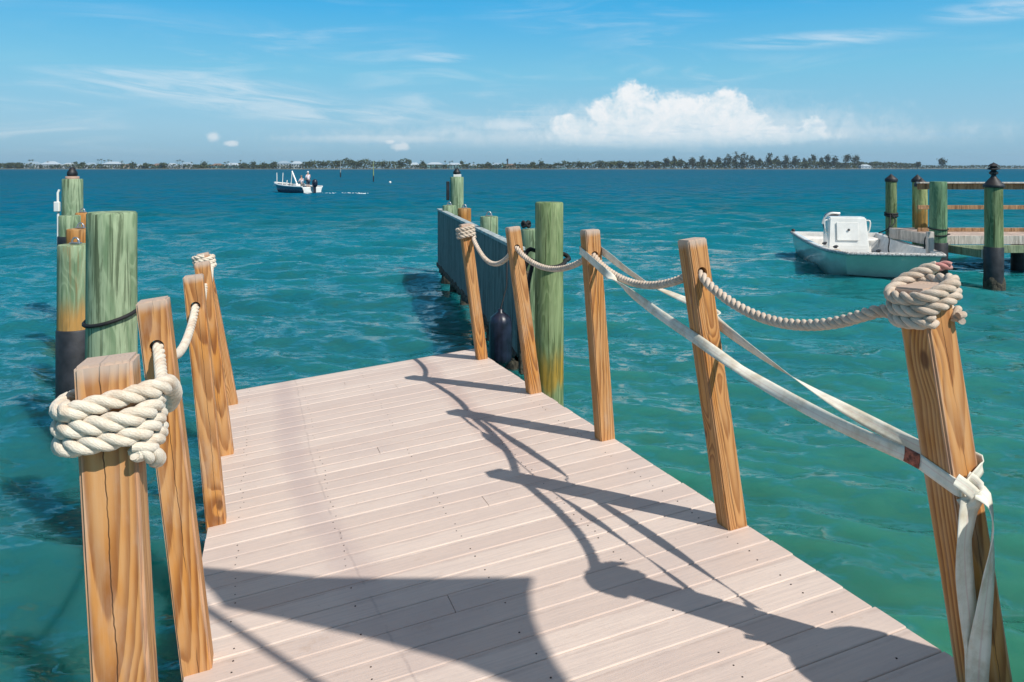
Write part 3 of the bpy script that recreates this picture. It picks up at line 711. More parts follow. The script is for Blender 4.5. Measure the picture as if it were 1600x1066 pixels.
s5 = S * 1.10 / 2; c5 = s5 + .004; KX = -.036
ribbon(kb, [m5s @ Vector(p) for p in [(-c5, c5, -.60), (-c5, -c5 * .7, -.632), (-c5 * .9, -c5 - .006, -.642), (-c5 * .5, -c5 - .012, -.655)]], [up] * 3, SW)
ribbon(kb, [m5s @ Vector(p) for p in [(-.012 + KX, -c5 - .014, -.672), (.02 + KX, -c5 - .012, -.640), (c5, -c5 - .004, -.606), (c5 + .006, -c5 * .5, -.594), (c5 + .005, c5, -.600), (c5, c5 + .01, -.63)]], [up, up, up], SW * .75)
ribbon(kb, [m5s @ Vector((p[0] + KX, p[1], p[2])) for p in [(-.03, -c5 - .018, -.612), (-.006, -c5 - .034, -.640), (.014, -c5 - .036, -.672), (.0, -c5 - .022, -.705)]], [Vector((1, 0, .3)), Vector((1, .1, .0)), Vector((1, 0, -.3))], SW * .8)
ribbon(kb, [m5s @ Vector((p[0] + KX, p[1], p[2])) for p in [(-.022, -c5 - .010, -.690), (.012, -c5 - .034, -.672), (.036, -c5 - .028, -.640), (.026, -c5 - .006, -.622)]], [Vector((.2, 0, 1)), Vector((.3, .1, 1)), Vector((.6, 0, .8))], SW * .72)
kb.build('knot', M_strap, strap)
KP = m5s @ Vector((KX, -c5 - .026, -.680))
def tail(pts, wv, width, mat=M_strap):
    kb = MB(); ribbon(kb, [KP + Vector(p) for p in pts], wv, width); kb.build('strap_tail', mat, strap)
tail([(0, 0, 0), (-.012, -.004, -.05), (-.022, -.008, -.12), (-.018, -.006, -.22), (-.006, -.006, -.33), (.006, -.004, -.42), (.014, -.004, -.515)],
     [Vector((.9, .1, .3)), Vector((.9, .4, 0)), Vector((1, .2, 0)), Vector((1, .2, 0)), Vector((1, .3, 0)), Vector((1, 0, 0))], SW * 1.25)
tail([(.022, .004, .030), (.044, -.008, .012), (.054, -.016, -.04), (.050, -.016, -.12), (.040, -.016, -.21), (.026, -.016, -.32), (.016, -.014, -.42), (.012, -.012, -.52)],
     [Vector((.4, .6, .5)), Vector((.5, .8, 0)), Vector((.8, .5, 0)), Vector((1, .3, 0)), Vector((1, -.1, 0)), Vector((1, 0, 0))], SW * 1.3)
kb = MB(); ribbon(kb, [K1.lerp(G1, .045) + Vector((-.003, -.004, 0)), K1.lerp(G1, .02) + Vector((-.003, -.004, 0)), K1 + Vector((-.003, -.004, 0))], [up, up], SW * .98)
kb.build('stitching', M_strap_red, strap)

# ------------------------------------------------------------------ pilings
def make_piling(x, Y, r, ztop, mat, label, group, sleeve=None, cap=None, lean=(0, 0), seed=0, zb=-.5, name='piling', extra=None, taper=.96):
    X = (x - CX) / F * Y
    t = empty(name, (X, Y, 0)); tag(t, label, 'piling', group)
    m_ = MB(); n = 16; L = ztop - zb
    prof = [(r * 1.0, -L)] + [(r * (1 - (1 - taper) * i / n), -L + L * i / n) for i in range(1, n)] + [(r * taper, -.012), (r * taper - .008, 0)]
    m_.lathe(prof, 32, (0, 0, 0), wob=.05, seed=seed, smooth=True)
    # flat top as its own faces
    o = m_.build('trunk', mat, t); o.location = (lean[0], lean[1], ztop)
    o.rotation_euler = (-lean[1] / L if lean[1] else 0, lean[0] / L if lean[0] else 0, seed * 1.7)
    if sleeve:
        s_ = MB(); s_.lathe([(r * 1.05, zb), (r * 1.055, (zb + sleeve) / 2), (r * 1.05, sleeve - .01), (r * 1.01, sleeve), (r * .9, sleeve + .001)], 32, wob=.03, seed=seed + 3)
        s_.build('sleeve', M_black, t)
    g_ = MB(); g_.lathe([(r * 1.02, -.35), (r * 1.12, -.12), (r * 1.14, .02), (r * 1.09, .10), (r * 1.01, .16), (r * .95, .165)], 40, wob=.16, seed=seed + 9); g_.build('marine_growth', M_marine, t)
    if cap == 'cone':
        c_ = MB(); c_.lathe([(r * 1.10, ztop - .07), (r * 1.12, ztop - .065), (r * 1.12, ztop + .0), (r * 1.08, ztop + .012), (0, ztop + .15)], 28); c_.build('cap', M_black, t)
    if cap == 'finial':
        c_ = MB(); c_.lathe([(r * 1.12, ztop - .05), (r * 1.14, ztop - .045), (r * 1.14, ztop + .0), (r * 1.08, ztop + .012), (r * .35, ztop + .16), (0.05, ztop + .175)], 28)
        c_.build('cap', M_black, t)
        c_ = MB(); z0 = ztop + .17
        c_.lathe([(.055, z0), (.045, z0 + .04), (.085, z0 + .06), (.085, z0 + .10), (.05, z0 + .12), (.05, z0 + .14), (.10, z0 + .15), (.135, z0 + .155), (.07, z0 + .20), (.06, z0 + .215), (.115, z0 + .22), (.06, z0 + .265), (.02, z0 + .285), (0, z0 + .30)], 8, smooth=False)
        c_.build('finial', M_black, t)
    return t
def shackle(t, z, s=1.0, black=False):
    m_ = MB(); mt = M_blackrope if black else M_steel
    m_.tube([(-.05 * s, 0, z), (-.05 * s, 0, z + .05 * s), (-.02 * s, 0, z + .09 * s), (.02 * s, 0, z + .09 * s), (.05 * s, 0, z + .05 * s), (.05 * s, 0, z)], .014 * s, 8)
    m_.box((0, 0, z + .012 * s), (.16 * s, .07 * s, .02 * s), bev=.003)
    m_.lathe([(.02 * s, z + .02), (.02 * s, z + .06 * s), (.0, z + .065 * s)], 8, (.03 * s, .03 * s, 0))
    m_.build('shackle', mt, t)
GL = 'pilings of the left-hand boat lift'; GM = 'pilings of the middle boat lift'; GD = 'pilings of the neighbouring dock'
pA = make_piling(175, 4.62, .143, 2.125, M_pile, 'tall thick pale-green piling with a black rope low on it, behind the nearest left post', GL, seed=1, taper=.98)
pB = make_piling(118, 6.65, .146, 1.715, M_pile_rust, 'green piling with orange stain above a black sleeve, left of the tall pale-green piling', GL, sleeve=.97, seed=2)
shackle(pB, 1.72, .6)
pC = make_piling(126, 7.8, .135, 1.76, M_pile_brown, 'brown piling peeping out above the stained sleeved piling', GL, seed=3); shackle(pC, 1.765, .6)
pD = make_piling(109, 9.8, .137, 1.77, M_pile, 'green piling with high black sleeve below the tall farthest left piling', GL, sleeve=1.5, seed=4)
pE = make_piling(129, 10.9, .10, 1.74, M_pile_brown, 'small pale-topped brown piling farthest back beside the high-sleeved one', GL, seed=5); shackle(pE, 1.745, .6)
pF = make_piling(113, 11.9, .155, 2.22, M_pile, 'tall farthest left piling with rusty rim, black fitting on top and white conduit', GL, seed=6)
m_ = MB(); m_.lathe([(.10, 2.222), (.10, 2.26), (.0, 2.262)], 16); m_.build('top_plate', plain('pinkish_wood', (.5, .33, .25), .7), pF)
m_ = MB(); m_.lathe([(.06, 2.263), (.075, 2.28), (.07, 2.33), (.05, 2.36), (.03, 2.40), (.0, 2.41)], 12, wob=.2); m_.build('fitting', M_black, pF)
m_ = MB(); m_.tube([(-.17, -.06, 2.05), (-.19, -.07, 2.0), (-.185, -.07, 1.6), (-.185, -.07, 1.2)], .018, 8); m_.box((-.19, -.09, 1.78), (.09, .05, .16), bev=.01); m_.build('conduit', M_white, pF)

pG = make_piling(858, 7.0, .136, 2.075, M_pile_low, 'tall thick green piling right beside the dock with yellow stain low down and black line', GM, seed=7, lean=(0, 0), taper=.98)
pH = make_piling(831, 8.95, .135, 1.66, M_pile, 'short green piling with black rope knot on top behind the tall middle one', GM, seed=8); 
m_ = MB()
for i in range(3):
    a0 = i * 2.1; m_.tube([(math.cos(a0 + t_) * .045 - .07, math.sin(a0 + t_) * .045, 1.72 + .03 * math.sin(2 * t_ + i)) for t_ in np.linspace(0, 5.8, 14)], .018, 8)
m_.build('rope_knot', M_blackrope, pH)
pI = make_piling(764, 11.3, .142, 1.66, M_pile, 'pale-green piling with steel shackle behind the grey wall', GM, seed=9); shackle(pI, 1.665, .7)
pJ = make_piling(725.5, 14.1, .132, 1.63, M_pile_brown, 'rusty brown piling standing behind the grey wall', GM, seed=10); shackle(pJ, 1.635, .7)
pK = make_piling(702, 15.6, .145, 1.61, M_pile, 'pale-green piling at the far corner of the grey wall', GM, seed=11); shackle(pK, 1.615, .7)
pL = make_piling(714, 16.7, .156, 2.19, M_pile, 'tall pale-green piling at the far end of the grey wall with white block on top', GM, seed=12)
m_ = MB(); m_.box((.01, 0, 2.22), (.17, .15, .06), bev=.006); m_.build('top_block', M_white, pL)
m_ = MB(); m_.lathe([(.05, 2.25), (.08, 2.27), (.075, 2.31), (.05, 2.34), (.04, 2.37), (.0, 2.385)], 12, wob=.25); m_.build('fitting', M_black, pL)
m_ = MB(); m_.box((-.20, -.02, 1.88), (.07, .10, .42), bev=.01); m_.build('black_panel', M_black, pL)

def ring_rope(name, px, Y, r, pts, mat, rad, label, cat='rope', group=None):
    m_ = MB(); X = (px - CX) / F * Y
    m_.tube(catmull(pts, .02), rad, 8); o = m_.build(name, mat); o.location = (X, Y, 0); tag(o, label, cat, group); return o
def ringpts(r, z, tx, ty, a0=0, a1=360, n=28):
    return [(r * math.cos(R(a)), r * math.sin(R(a)), z + tx * math.cos(R(a)) + ty * math.sin(R(a))) for a in np.linspace(a0, a1, n)]
ring_rope('mooring_line', 175, 4.62, .15, ringpts(.152, 1.485, .03, .03) + [(.16, .03, 1.50)], M_blackrope, .012, 'black line tied round the tall pale-green left piling', group='black lines tied round pilings')
ring_rope('mooring_line', 858, 7.0, .15, [(-.24, .1, 1.0), (-.26, .05, 1.3), (-.20, .0, 1.52)] + ringpts(.150, 1.53, .0, .05, 190, 360) + [(.19, .03, 1.54), (.13, .10, 1.58), (-.1, .14, 1.6), (-.19, .06, 1.62), (-.25, .0, 1.50), (-.27, -.02, 1.2)], M_blackrope, .021,
          'black hose-like line looped round the tall green piling beside the dock', group='black lines tied round pilings')
ring_rope('mooring_line', 845, 7.3, .15, [(-.07, 0, 1.5), (-.13, 0, 1.2), (-.13, 0, .85), (-.04, .02, .60), (.01, .02, .30), (-.02, .02, .12), (-.09, .02, .02)], M_blackrope, .02, 'black line hanging down to the water left of the tall middle piling', group='black lines tied round pilings')

# grey wall of the middle lift
def wallpt(Y): return .087 - .213 * (Y - 8.43)
M_wall = pile_mat('grey_wall_boards', (.115, .138, .138), (.19, .22, .215), (.045, .055, .055))
M_wallcap = plain('grey_wall_cap', (.38, .44, .44), .8, var=.2, scale=12)
ya, yb = 8.43, 16.35; a = Vector((wallpt(ya), ya, 0)); b_ = Vector((wallpt(yb), yb, 0)); d_ = (b_ - a); Lw = d_.length
wr = math.atan2(d_.y, d_.x)
wall = empty('wave_wall', a, wr); tag(wall, 'long blue-grey board wall standing over the water behind the far dock end', 'wall')
m_ = MB(); nbd = 30
for i in range(nbd):
    x0 = Lw * i / nbd; z0 = .27 + random.uniform(-.03, .02)
    m_.box((x0 + Lw / nbd / 2, random.uniform(-.001, .001), (1.46 + z0) / 2), (Lw / nbd - .0012, .06, 1.46 - z0), bev=.003)
m_.build('boards', M_wall, wall)
m_ = MB(); m_.box((Lw / 2, -.005, 1.4825), (Lw + .04, .11, .04), bev=.004); m_.build('top_cap', M_wallcap, wall)
m_ = MB()
vs = []; n = 90
for i in range(n + 1):
    x0 = Lw * i / n
    for j in range(8):
        a0 = 2 * math.pi * j / 8; rr = .055 + .045 * mnoise.noise(Vector((x0 * 4, a0, 2)))
        vs.append((x0, math.cos(a0) * rr * 1.2, .26 + math.sin(a0) * rr * 1.2))
fs = [[i * 8 + j, i * 8 + (j + 1) % 8, (i + 1) * 8 + (j + 1) % 8, (i + 1) * 8 + j] for i in range(n) for j in range(8)]
m_.add(vs, fs, 0, True); m_.build('encrusted_beam', M_marine, wall)
for i in range(6):
    m_ = MB(); m_.lathe([(.09, -.5), (.10, -.1), (.085, .1), (.07, .25)], 12, (Lw * (i + .4) / 6, -.05, 0), wob=.3, seed=i); m_.build('support', M_marine, wall)
m_ = MB(); m_.box((-.06, -.04, .66), (.10, .12, 1.15), bev=.01); m_.build('end_post', M_marine, wall)
# fender
fX = at(782, 487, 8.2)
fd = empty('boat_fender', (at(782, 487, 8.2).x, 8.2, 0)); tag(fd, 'dark navy cylindrical boat fender hanging by a thin line against the grey wall', 'fender')
M_navy = plain('navy_vinyl', (.012, .016, .035), .38, var=.3, scale=9)
m_ = MB(); zt = at(782, 487, 8.2).z; prof = [(0, zt - .58), (.07, zt - .575), (.115, zt - .54), (.125, zt - .5), (.125, zt - .12), (.11, zt - .06), (.06, zt - .02), (.03, zt), (.03, zt + .03), (0, zt + .035)]
seg = 48; vs = []
for (r_, z_) in prof:
    for j in range(seg):
        a0 = 2 * math.pi * j / seg; q_ = r_ * (1 - (.05 if (j % 6) in (0,) and r_ > .1 else 0)); vs.append((q_ * math.cos(a0), q_ * math.sin(a0), z_))
m_.add(vs, [[i * seg + j, i * seg + (j + 1) % seg, (i + 1) * seg + (j + 1) % seg, (i + 1) * seg + j] for i in range(len(prof) - 1) for j in range(seg)], 0, True)
m_.build('fender_body', M_navy, fd)
m_ = MB(); lt = at(793, 408, 8.5); m_.tube([(0, 0, zt + .02), (lt.x - fd.location.x - .01, .1, (lt.z + zt) / 2), (lt.x - fd.location.x, .22, 1.47), (lt.x - fd.location.x + .02, .36, 1.50)], .008, 6); m_.build('fender_line', M_blackrope, fd)

# ------------------------------------------------------------------ neighbouring dock on the right
ZD = .86
M_grey = pile_mat('weathered_grey_boards', (.42, .38, .33), (.58, .52, .46), (.24, .20, .17))
M_brownrail = pile_mat('brown_rail', (.24, .13, .065), (.40, .24, .13), (.11, .06, .03))
M_greenbeam = pile_mat('green_beam', (.17, .22, .13), (.28, .32, .2), (.08, .10, .05))
dk = empty('neighbour_dock', (9.6, 16.9, 0)); tag(dk, 'weathered grey neighbouring dock with brown guard rails at the right edge', 'dock')
def wb(m_, x0, x1, y0, y1, z0, z1, bev=.004): m_.box(((x0 + x1) / 2 - 9.6, (y0 + y1) / 2 - 16.9, (z0 + z1) / 2), (x1 - x0, y1 - y0, z1 - z0), bev=bev)
m_ = MB(); x = 9.72
M_dockdeck = plain('dock_deck_boards', (.52, .40, .33), .7, var=.15, bump=.3)
while x < 17.5: wb(m_, x, x + .135, 16.92, 19.1, ZD - .035, ZD + random.uniform(-.002, .002), .003); x += .14
m_.build('decking', M_dockdeck, dk)
m_ = MB(); wb(m_, 9.70, 17.5, 16.87, 16.915, ZD - .20, ZD - .004); m_.build('front_board', M_grey, dk)
m_ = MB(); wb(m_, 9.655, 9.698, 16.95, 19.1, ZD - .26, ZD - .004); m_.build('side_board', M_grey, dk)
m_ = MB(); wb(m_, 9.70, 17.5, 19.105, 19.15, ZD - .22, ZD - .004); m_.build('back_board', M_grey, dk)
def wbeam(a, b, h, w, mat, name):
    m_ = MB(); a = Vector(a); b = Vector(b); d = b - a; L = d.length
    Mx = d.to_track_quat('X', 'Z').to_matrix(); m_.box((a + b) / 2 - Vector((9.6, 16.9, 0)), (L, w, h), M=Mx, bev=.006); m_.build(name, mat, dk)
wbeam((9.75, 17.9, .565), (9.83, 15.55, .60), .17, .09, M_greenbeam, 'cross_beam')
wbeam((9.82, 16.7, .575), (14.5, 16.7, .575), .17, .08, M_greenbeam, 'long_beam')
m_ = MB(); m_.box((.245, -1.38, .60), (.13, .04, .20), bev=.006); m_.build('beam_end', M_grey, dk)
wbeam((9.75, 17.90, 2.035), (17.4, 17.90, 2.035), .035, .16, M_grey, 'rail_cap')
wbeam((9.75, 17.93, 1.945), (17.4, 17.93, 1.945), .14, .04, M_brownrail, 'top_rail')
wbeam((9.75, 17.93, 1.445), (17.4, 17.93, 1.445), .10, .04, M_brownrail, 'middle_rail')
wbeam((9.75, 17.93, .905), (17.4, 17.93, .905), .09, .04, M_brownrail, 'kick_board')
for (x0, y0) in ((10.35, 18.1), (12.2, 18.0), (14.1, 18.0), (12.2, 16.95)):
    m_ = MB(); m_.lathe([(.14, -.5), (.14, ZD - .04)], 20, (x0 - 9.6, y0 - 16.9, 0)); m_.build('under_piling', M_black, dk)
pP = make_piling(1392.5, 20.6, .146, 2.08, M_pile_olive, 'olive piling with black cone cap behind the skiff stern, leftmost at the neighbouring dock', GD, cap='cone', seed=20)
pQ = make_piling(1439.5, 18.75, .148, 1.99, M_pile_dock, 'olive-orange piling with black cone cap rising through the neighbouring dock', GD, cap='cone', seed=21)
pR = make_piling(1433.5, 20.4, .135, 2.07, M_pile_dock, 'piling whose black cone cap just shows behind the orange-stained capped piling', GD, cap='cone', seed=22)
pS = make_piling(1466, 16.55, .182, 2.09, M_pile_bright, 'capless bright-green piling at the front left corner of the neighbouring dock', GD, sleeve=.74, seed=23)
pT = make_piling(1552.5, 15.35, .172, 2.04, M_pile_olive, 'thick olive piling with black pagoda finial at the front of the neighbouring dock', GD, sleeve=.77, cap='finial', seed=24)
ring_rope('mooring_line', 1466, 16.55, .19, ringpts(.192, 1.05, .0, .02) + ringpts(.194, .93, .02, .03, 0, 330) + [(-.3, -.1, .9), (-.42, -.2, .62)], M_blackrope, .014, 'black line with two turns round the bright-green capless piling', group='black lines tied round pilings')
m_ = MB(); m_.box((at(1453, 410, 16.3).x, 16.3, .25), (.14, .10, 1.5), bev=.01); o = m_.build('timber_pile', M_grey); tag(o, 'narrow grey timber standing beside the sleeved bright-green piling', 'post')

# ------------------------------------------------------------------ white skiff
ang = math.atan2(-1.05, 5.5)      # heading: bow near the camera
sk = empty('white_skiff', (7.95, 15.5, 0)); sk.rotation_euler = (0, 0, ang)
tag(sk, 'small white open skiff with square bow and console moored at the neighbouring dock', 'boat')
M_hull = plain('skiff_hull', (.60, .67, .57), .12, var=.06, scale=2)  # white hull with green light off the water put into its colour
LS = 5.2
def st(s_):   # half beam, gunwale z, chine half, chine z, keel z, fore rake of the lower edge
    t = s_ / LS; e = math.sin(min(1, t / .22) * math.pi / 2)
    w_ = .93 + .20 * e; g = .62 + .0 * t - .06 * math.sin(t * math.pi); wc = .82 + .18 * e
    zc = -.06 + .16 * (1 - min(1, t / .25)) ** 1.6; zk = -.16 + .22 * (1 - min(1, t / .25)) ** 1.6
    rake = .42 * (1 - min(1, t / .3)) ** 1.0
    return w_, g, wc, zc, zk, rake
stn = [0, .06, .18, .4, .7, 1.1, 1.6, 2.3, 3.1, 4.0, 4.8, LS]
def ringo(s_, inset=0, floor=None):
    w_, g, wc, zc, zk, rake = st(s_)
    if inset:
        w_ -= inset; wc -= inset + .04; zz = floor
        pts = [(-w_, g, 0), (-(w_ + wc) / 2, (g + zz) / 2, rake * .5), (-wc, zz, rake), (0, zz, rake), (wc, zz, rake), ((w_ + wc) / 2, (g + zz) / 2, rake * .5), (w_, g, 0)]
    else:
        mid = .06 * 1
        pts = [(-w_, g, 0), (-(w_ * .5 + wc * .5 + .02), (g + zc) / 2, rake * .5), (-wc, zc, rake), (-wc * .3, zk, rake * 1.05), (wc * .3, zk, rake * 1.05), (wc, zc, rake), (w_ * .5 + wc * .5 + .02, (g + zc) / 2, rake * .5), (w_, g, 0)]
    return [Vector((x, s_ + rk, z)) for (x, z, rk) in pts]
def loft(m_, rings, mi=0, smooth=True, flip=False, cap0=True, cap1=True):
    n = len(rings[0]); vs = [p for r_ in rings for p in r_]
    fs = [[i * n + j, (i + 1) * n + j, (i + 1) * n + j + 1, i * n + j + 1] for i in range(len(rings) - 1) for j in range(n - 1)]
    if flip: fs = [f[::-1] for f in fs]
    m_.add(vs, fs, mi, smooth)
    if cap0: m_.add(rings[0], [list(range(n))], mi)
    if cap1: m_.add(rings[-1], [list(range(n))[::-1]], mi)
m_ = MB(); loft(m_, [ringo(s_) for s_ in stn]); m_.build('hull', M_hull, sk)
m_ = MB(); IN = .10; si = [s_ for s_ in stn]; ir = []
for s_ in si:
    q_ = ringo(min(max(s_, .0), LS), IN, .14)
    for p in q_: p.y = min(p.y + (.12 if s_ == 0 else 0) + (.12 if s_ == .06 else 0), LS - .10)
    ir.append(q_)
loft(m_, ir, flip=True, smooth=False); m_.build('interior', M_whiterough, sk)
m_ = MB()   # gunwale rim
for a_i in range(len(stn) - 1):
    for sgn in (-1, 1):
        o0 = ringo(stn[a_i])[0 if sgn < 0 else -1]; o1 = ringo(stn[a_i + 1])[0 if sgn < 0 else -1]
        i0 = ir[a_i][0 if sgn < 0 else -1]; i1 = ir[a_i + 1][0 if sgn < 0 else -1]
        f4 = [o0, o1, i1, i0]; m_.add(f4, [[0, 1, 2, 3] if sgn < 0 else [3, 2, 1, 0]])
o0, o1 = ringo(0)[0], ringo(0)[-1]; i0, i1 = ir[0][0], ir[0][-1]; m_.add([o0, i0, i1, o1], [[0, 1, 2, 3]])
o0, o1 = ringo(LS)[0], ringo(LS)[-1]; i0, i1 = ir[-1][0], ir[-1][-1]; m_.add([o0, i0, i1, o1], [[3, 2, 1, 0]])
m_.build('gunwale', M_white, sk)
m_ = MB(); M_rub = plain('scuffed_rub_rail', (.50, .48, .46), .6, var=.35, scale=30)
pl = [ringo(s_)[0] + Vector((-.015, 0, -.025)) for s_ in reversed(stn)]; prr = [ringo(s_)[-1] + Vector((.015, 0, -.025)) for s_ in stn]
c0 = pl[-1]; pl = pl[:-1] + [c0 + Vector((.0, .02, 0)), c0 + Vector((.04, -.02, 0))]; d0 = prr[0]; prr = [d0 + Vector((-.04, -.02, 0)), d0 + Vector((0, .02, 0))] + prr[1:]
m_.tube(catmull(pl + [Vector((-.4, -.045, .595)), Vector((.4, -.045, .595))] + prr, .12), .038, 8); m_.build('rub_rail', M_rub, sk)
# stern bench, bow deck
m_ = MB(); m_.box((0, LS - .42, .34), (1.9, .55, .36), bev=.03); m_.build('stern_bench', M_whiterough, sk)
cs_ = MB(); cw, ch = .42, 1.08; zf = .14
vs = [(-cw - .05, 2.45, zf), (cw + .05, 2.45, zf), (cw + .02, 3.15, zf), (-cw - .02, 3.15, zf), (-cw - .05, 2.45, .48), (cw + .05, 2.45, .48), (-cw, 2.55, 1.20), (cw, 2.55, 1.20), (cw, 2.95, 1.20), (-cw, 2.95, 1.20), (cw + .02, 3.15, .8), (-cw - .02, 3.15, .8)]
bm = bmesh.new(); bv = [bm.verts.new(v) for v in vs]
for f in ([0, 1, 5, 4], [4, 5, 7, 6], [6, 7, 8, 9], [9, 8, 10, 11], [11, 10, 2, 3], [0, 4, 6, 9, 11, 3], [1, 2, 10, 8, 7, 5], [3, 2, 1, 0]): bm.faces.new([bv[i] for i in f])
bmesh.ops.recalc_face_normals(bm, faces=bm.faces); bmesh.ops.bevel(bm, geom=bm.edges[:], offset=.03, segments=3, affect='EDGES')
me = bpy.data.meshes.new('console'); bm.to_mesh(me); bm.free(); me.materials.append(M_white); con = bpy.data.objects.new('console', me); C.objects.link(con); con.parent = sk; con.location = (-.30, 0, 0)
nrm = Vector((0, -.99, .137))
m_ = MB(); Mx = Matrix.Rotation(R(-7.9), 3, 'X'); m_.box((-.02, 2.478, .86), (.50, .022, .44), M=Mx, bev=.008); m_.build('hatch', M_white, con)
m_ = MB(); m_.lathe([(.028, 0), (.028, .012), (.0, .014)], 14, (0, 2.455, .90), M=Matrix.Rotation(R(90), 3, 'X')); m_.build('latch', M_black, con)
for sx in (-1, 1):
    m_ = MB(); m_.tube(catmull([(sx * cw, 2.62, 1.12), (sx * (cw + .09), 2.60, 1.11), (sx * (cw + .10), 2.60, 1.00), (sx * (cw + .07), 2.62, .85), (sx * (cw + .01), 2.64, .82)], .03), .016, 8)
    m_.build('grab_rail', M_white, con)
m_ = MB(); m_.box((cw - .14, 2.95, .62), (.22, .35, .05), bev=.015); m_.box((cw - .14, 2.95, .38), (.06, .2, .46)); m_.build('side_seat', M_whiterough, sk)
m_ = MB()      # outboard: cowling seen over the console
mo = (-.04, LS + .12, 0)
cl_ = MB(); cl_.lathe([(.15, .55), (.21, .62), (.25, .78), (.245, .96), (.20, 1.10), (.10, 1.16), (0, 1.18)], 22, mo, wob=.06); mot = cl_.build('outboard_motor', plain('motor_grey', (.10, .11, .14), .3), sk)
m_ = MB(); m_.box((mo[0], mo[1], .25), (.14, .2, .85), bev=.03); m_.build('leg', M_black, mot)
m_ = MB(); m_.tube(catmull([(mo[0] - .28, mo[1] - .12, .85), (mo[0] - .24, mo[1] - .2, 1.02), (mo[0] - .1, mo[1] - .25, 1.14), (mo[0] + .15, mo[1] - .2, 1.14)], .05), .03, 8); m_.build('cable_loop', M_white, mot)
for (cx_, cy_) in ((-.98, .75), (-1.05, 1.5), (-.3, .03)):
    m_ = MB(); m_.tube([(cx_ - .06, cy_ - .08, .66), (cx_ - .02, cy_ - .03, .675), (cx_ + .02, cy_ + .03, .675), (cx_ + .06, cy_ + .08, .66)], .018, 8); m_.box((cx_, cy_, .645), (.05, .07, .04)); m_.build('cleat', M_black, sk)
m_ = MB(); m_.lathe([(.02, .6), (.05, .63), (.05, .68), (0, .70)], 10, (-1.1, LS - .05, 0)); m_.build('stern_light', M_black, sk)
# hose lying in the skiff
hp = [Vector((-.84 + .12 * math.cos(t_) + .01 * t_, 1.9 + .25 * math.sin(t_), .22 + .11 * (1 + math.sin(t_ * .5 + 1)))) for t_ in np.linspace(0, 15, 60)]
m_ = MB(); m_.tube([sk.location + Matrix.Rotation(ang, 3, 'Z') @ p for p in hp], .022, 8); o = m_.build('hose', plain('tan_hose', (.55, .38, .18), .5)); tag(o, 'tan hose coiled inside the white skiff beside its console', 'hose')
def skw(x, y, z): return sk.location + Matrix.Rotation(ang, 3, 'Z') @ Vector((x, y, z))
pt = Vector((pP.location.x, pP.location.y, 0))
m_ = MB(); m_.tube(catmull([pt + Vector((-.05, -.16, 1.12)), pt + Vector((-.2, -.6, .95)), skw(.98, 3.9, .75), skw(.85, 3.3, .60), skw(.80, 3.2, .35), skw(.85, 3.1, .18)], .05), .014, 8)
m_.tube(ringpts(.155, 1.14, 0, .02), .02, 8) if False else None
m_.tube([tuple(pt + Vector(p)) for p in ringpts(.153, 1.14, 0, .02)], .028, 8); m_.tube([tuple(pt + Vector(p)) for p in ringpts(.155, 1.08, 0, .02)], .028, 8)
m_.tube(catmull([pt + Vector((-.1, -.16, 1.10)), pt + Vector((-.32, -.5, .78)), skw(1.08, LS - .15, .62)], .05), .016, 8)
o = m_.build('mooring_line', M_blackrope); tag(o, 'dark mooring line from the leftmost capped piling down into the skiff', 'rope', 'black lines tied round pilings')

# ------------------------------------------------------------------ people (skinned figure)
def skin_mesh(name, joints, edges, mats, parent=None, root=0, sub=1):
    me = bpy.data.meshes.new(name); me.from_pydata([j[0] for j in joints], edges, [])
    o = bpy.data.objects.new(name, me); C.objects.link(o)
    md = o.modifiers.new('s', 'SKIN'); md.use_smooth_shade = True
    for i, sv in enumerate(me.skin_vertices[0].data if me.skin_vertices else []):
        pass
    if not me.skin_vertices: return o
    for i, sv in enumerate(me.skin_vertices[0].data):
        r_ = joints[i][1]; sv.radius = (r_, r_) if not isinstance(r_, tuple) else r_; sv.use_root = (i == root)
    ms = o.modifiers.new('d', 'SUBSURF'); ms.levels = sub; ms.render_levels = sub
    bpy.context.view_layer.update(); dg = bpy.context.evaluated_depsgraph_get()
    nm = bpy.data.meshes.new_from_object(o.evaluated_get(dg)); o.modifiers.clear(); o.data = nm
    nm.materials.clear(); nm.materials.append(mats)
    for p in nm.polygons: p.use_smooth = True
    if parent: o.parent = parent
    return o
M_skin = plain('skin', (.48, .27, .19), .5, var=.08); M_shirt = plain('pale_shirt', (.72, .66, .70), .8); M_short = plain('dark_shorts', (.06, .07, .10), .8)
M_hat = plain('white_cap', (.8, .8, .8), .7); M_hair = plain('grey_hair', (.18, .15, .13), .7); M_beige = plain('beige_trousers', (.55, .48, .42), .8)
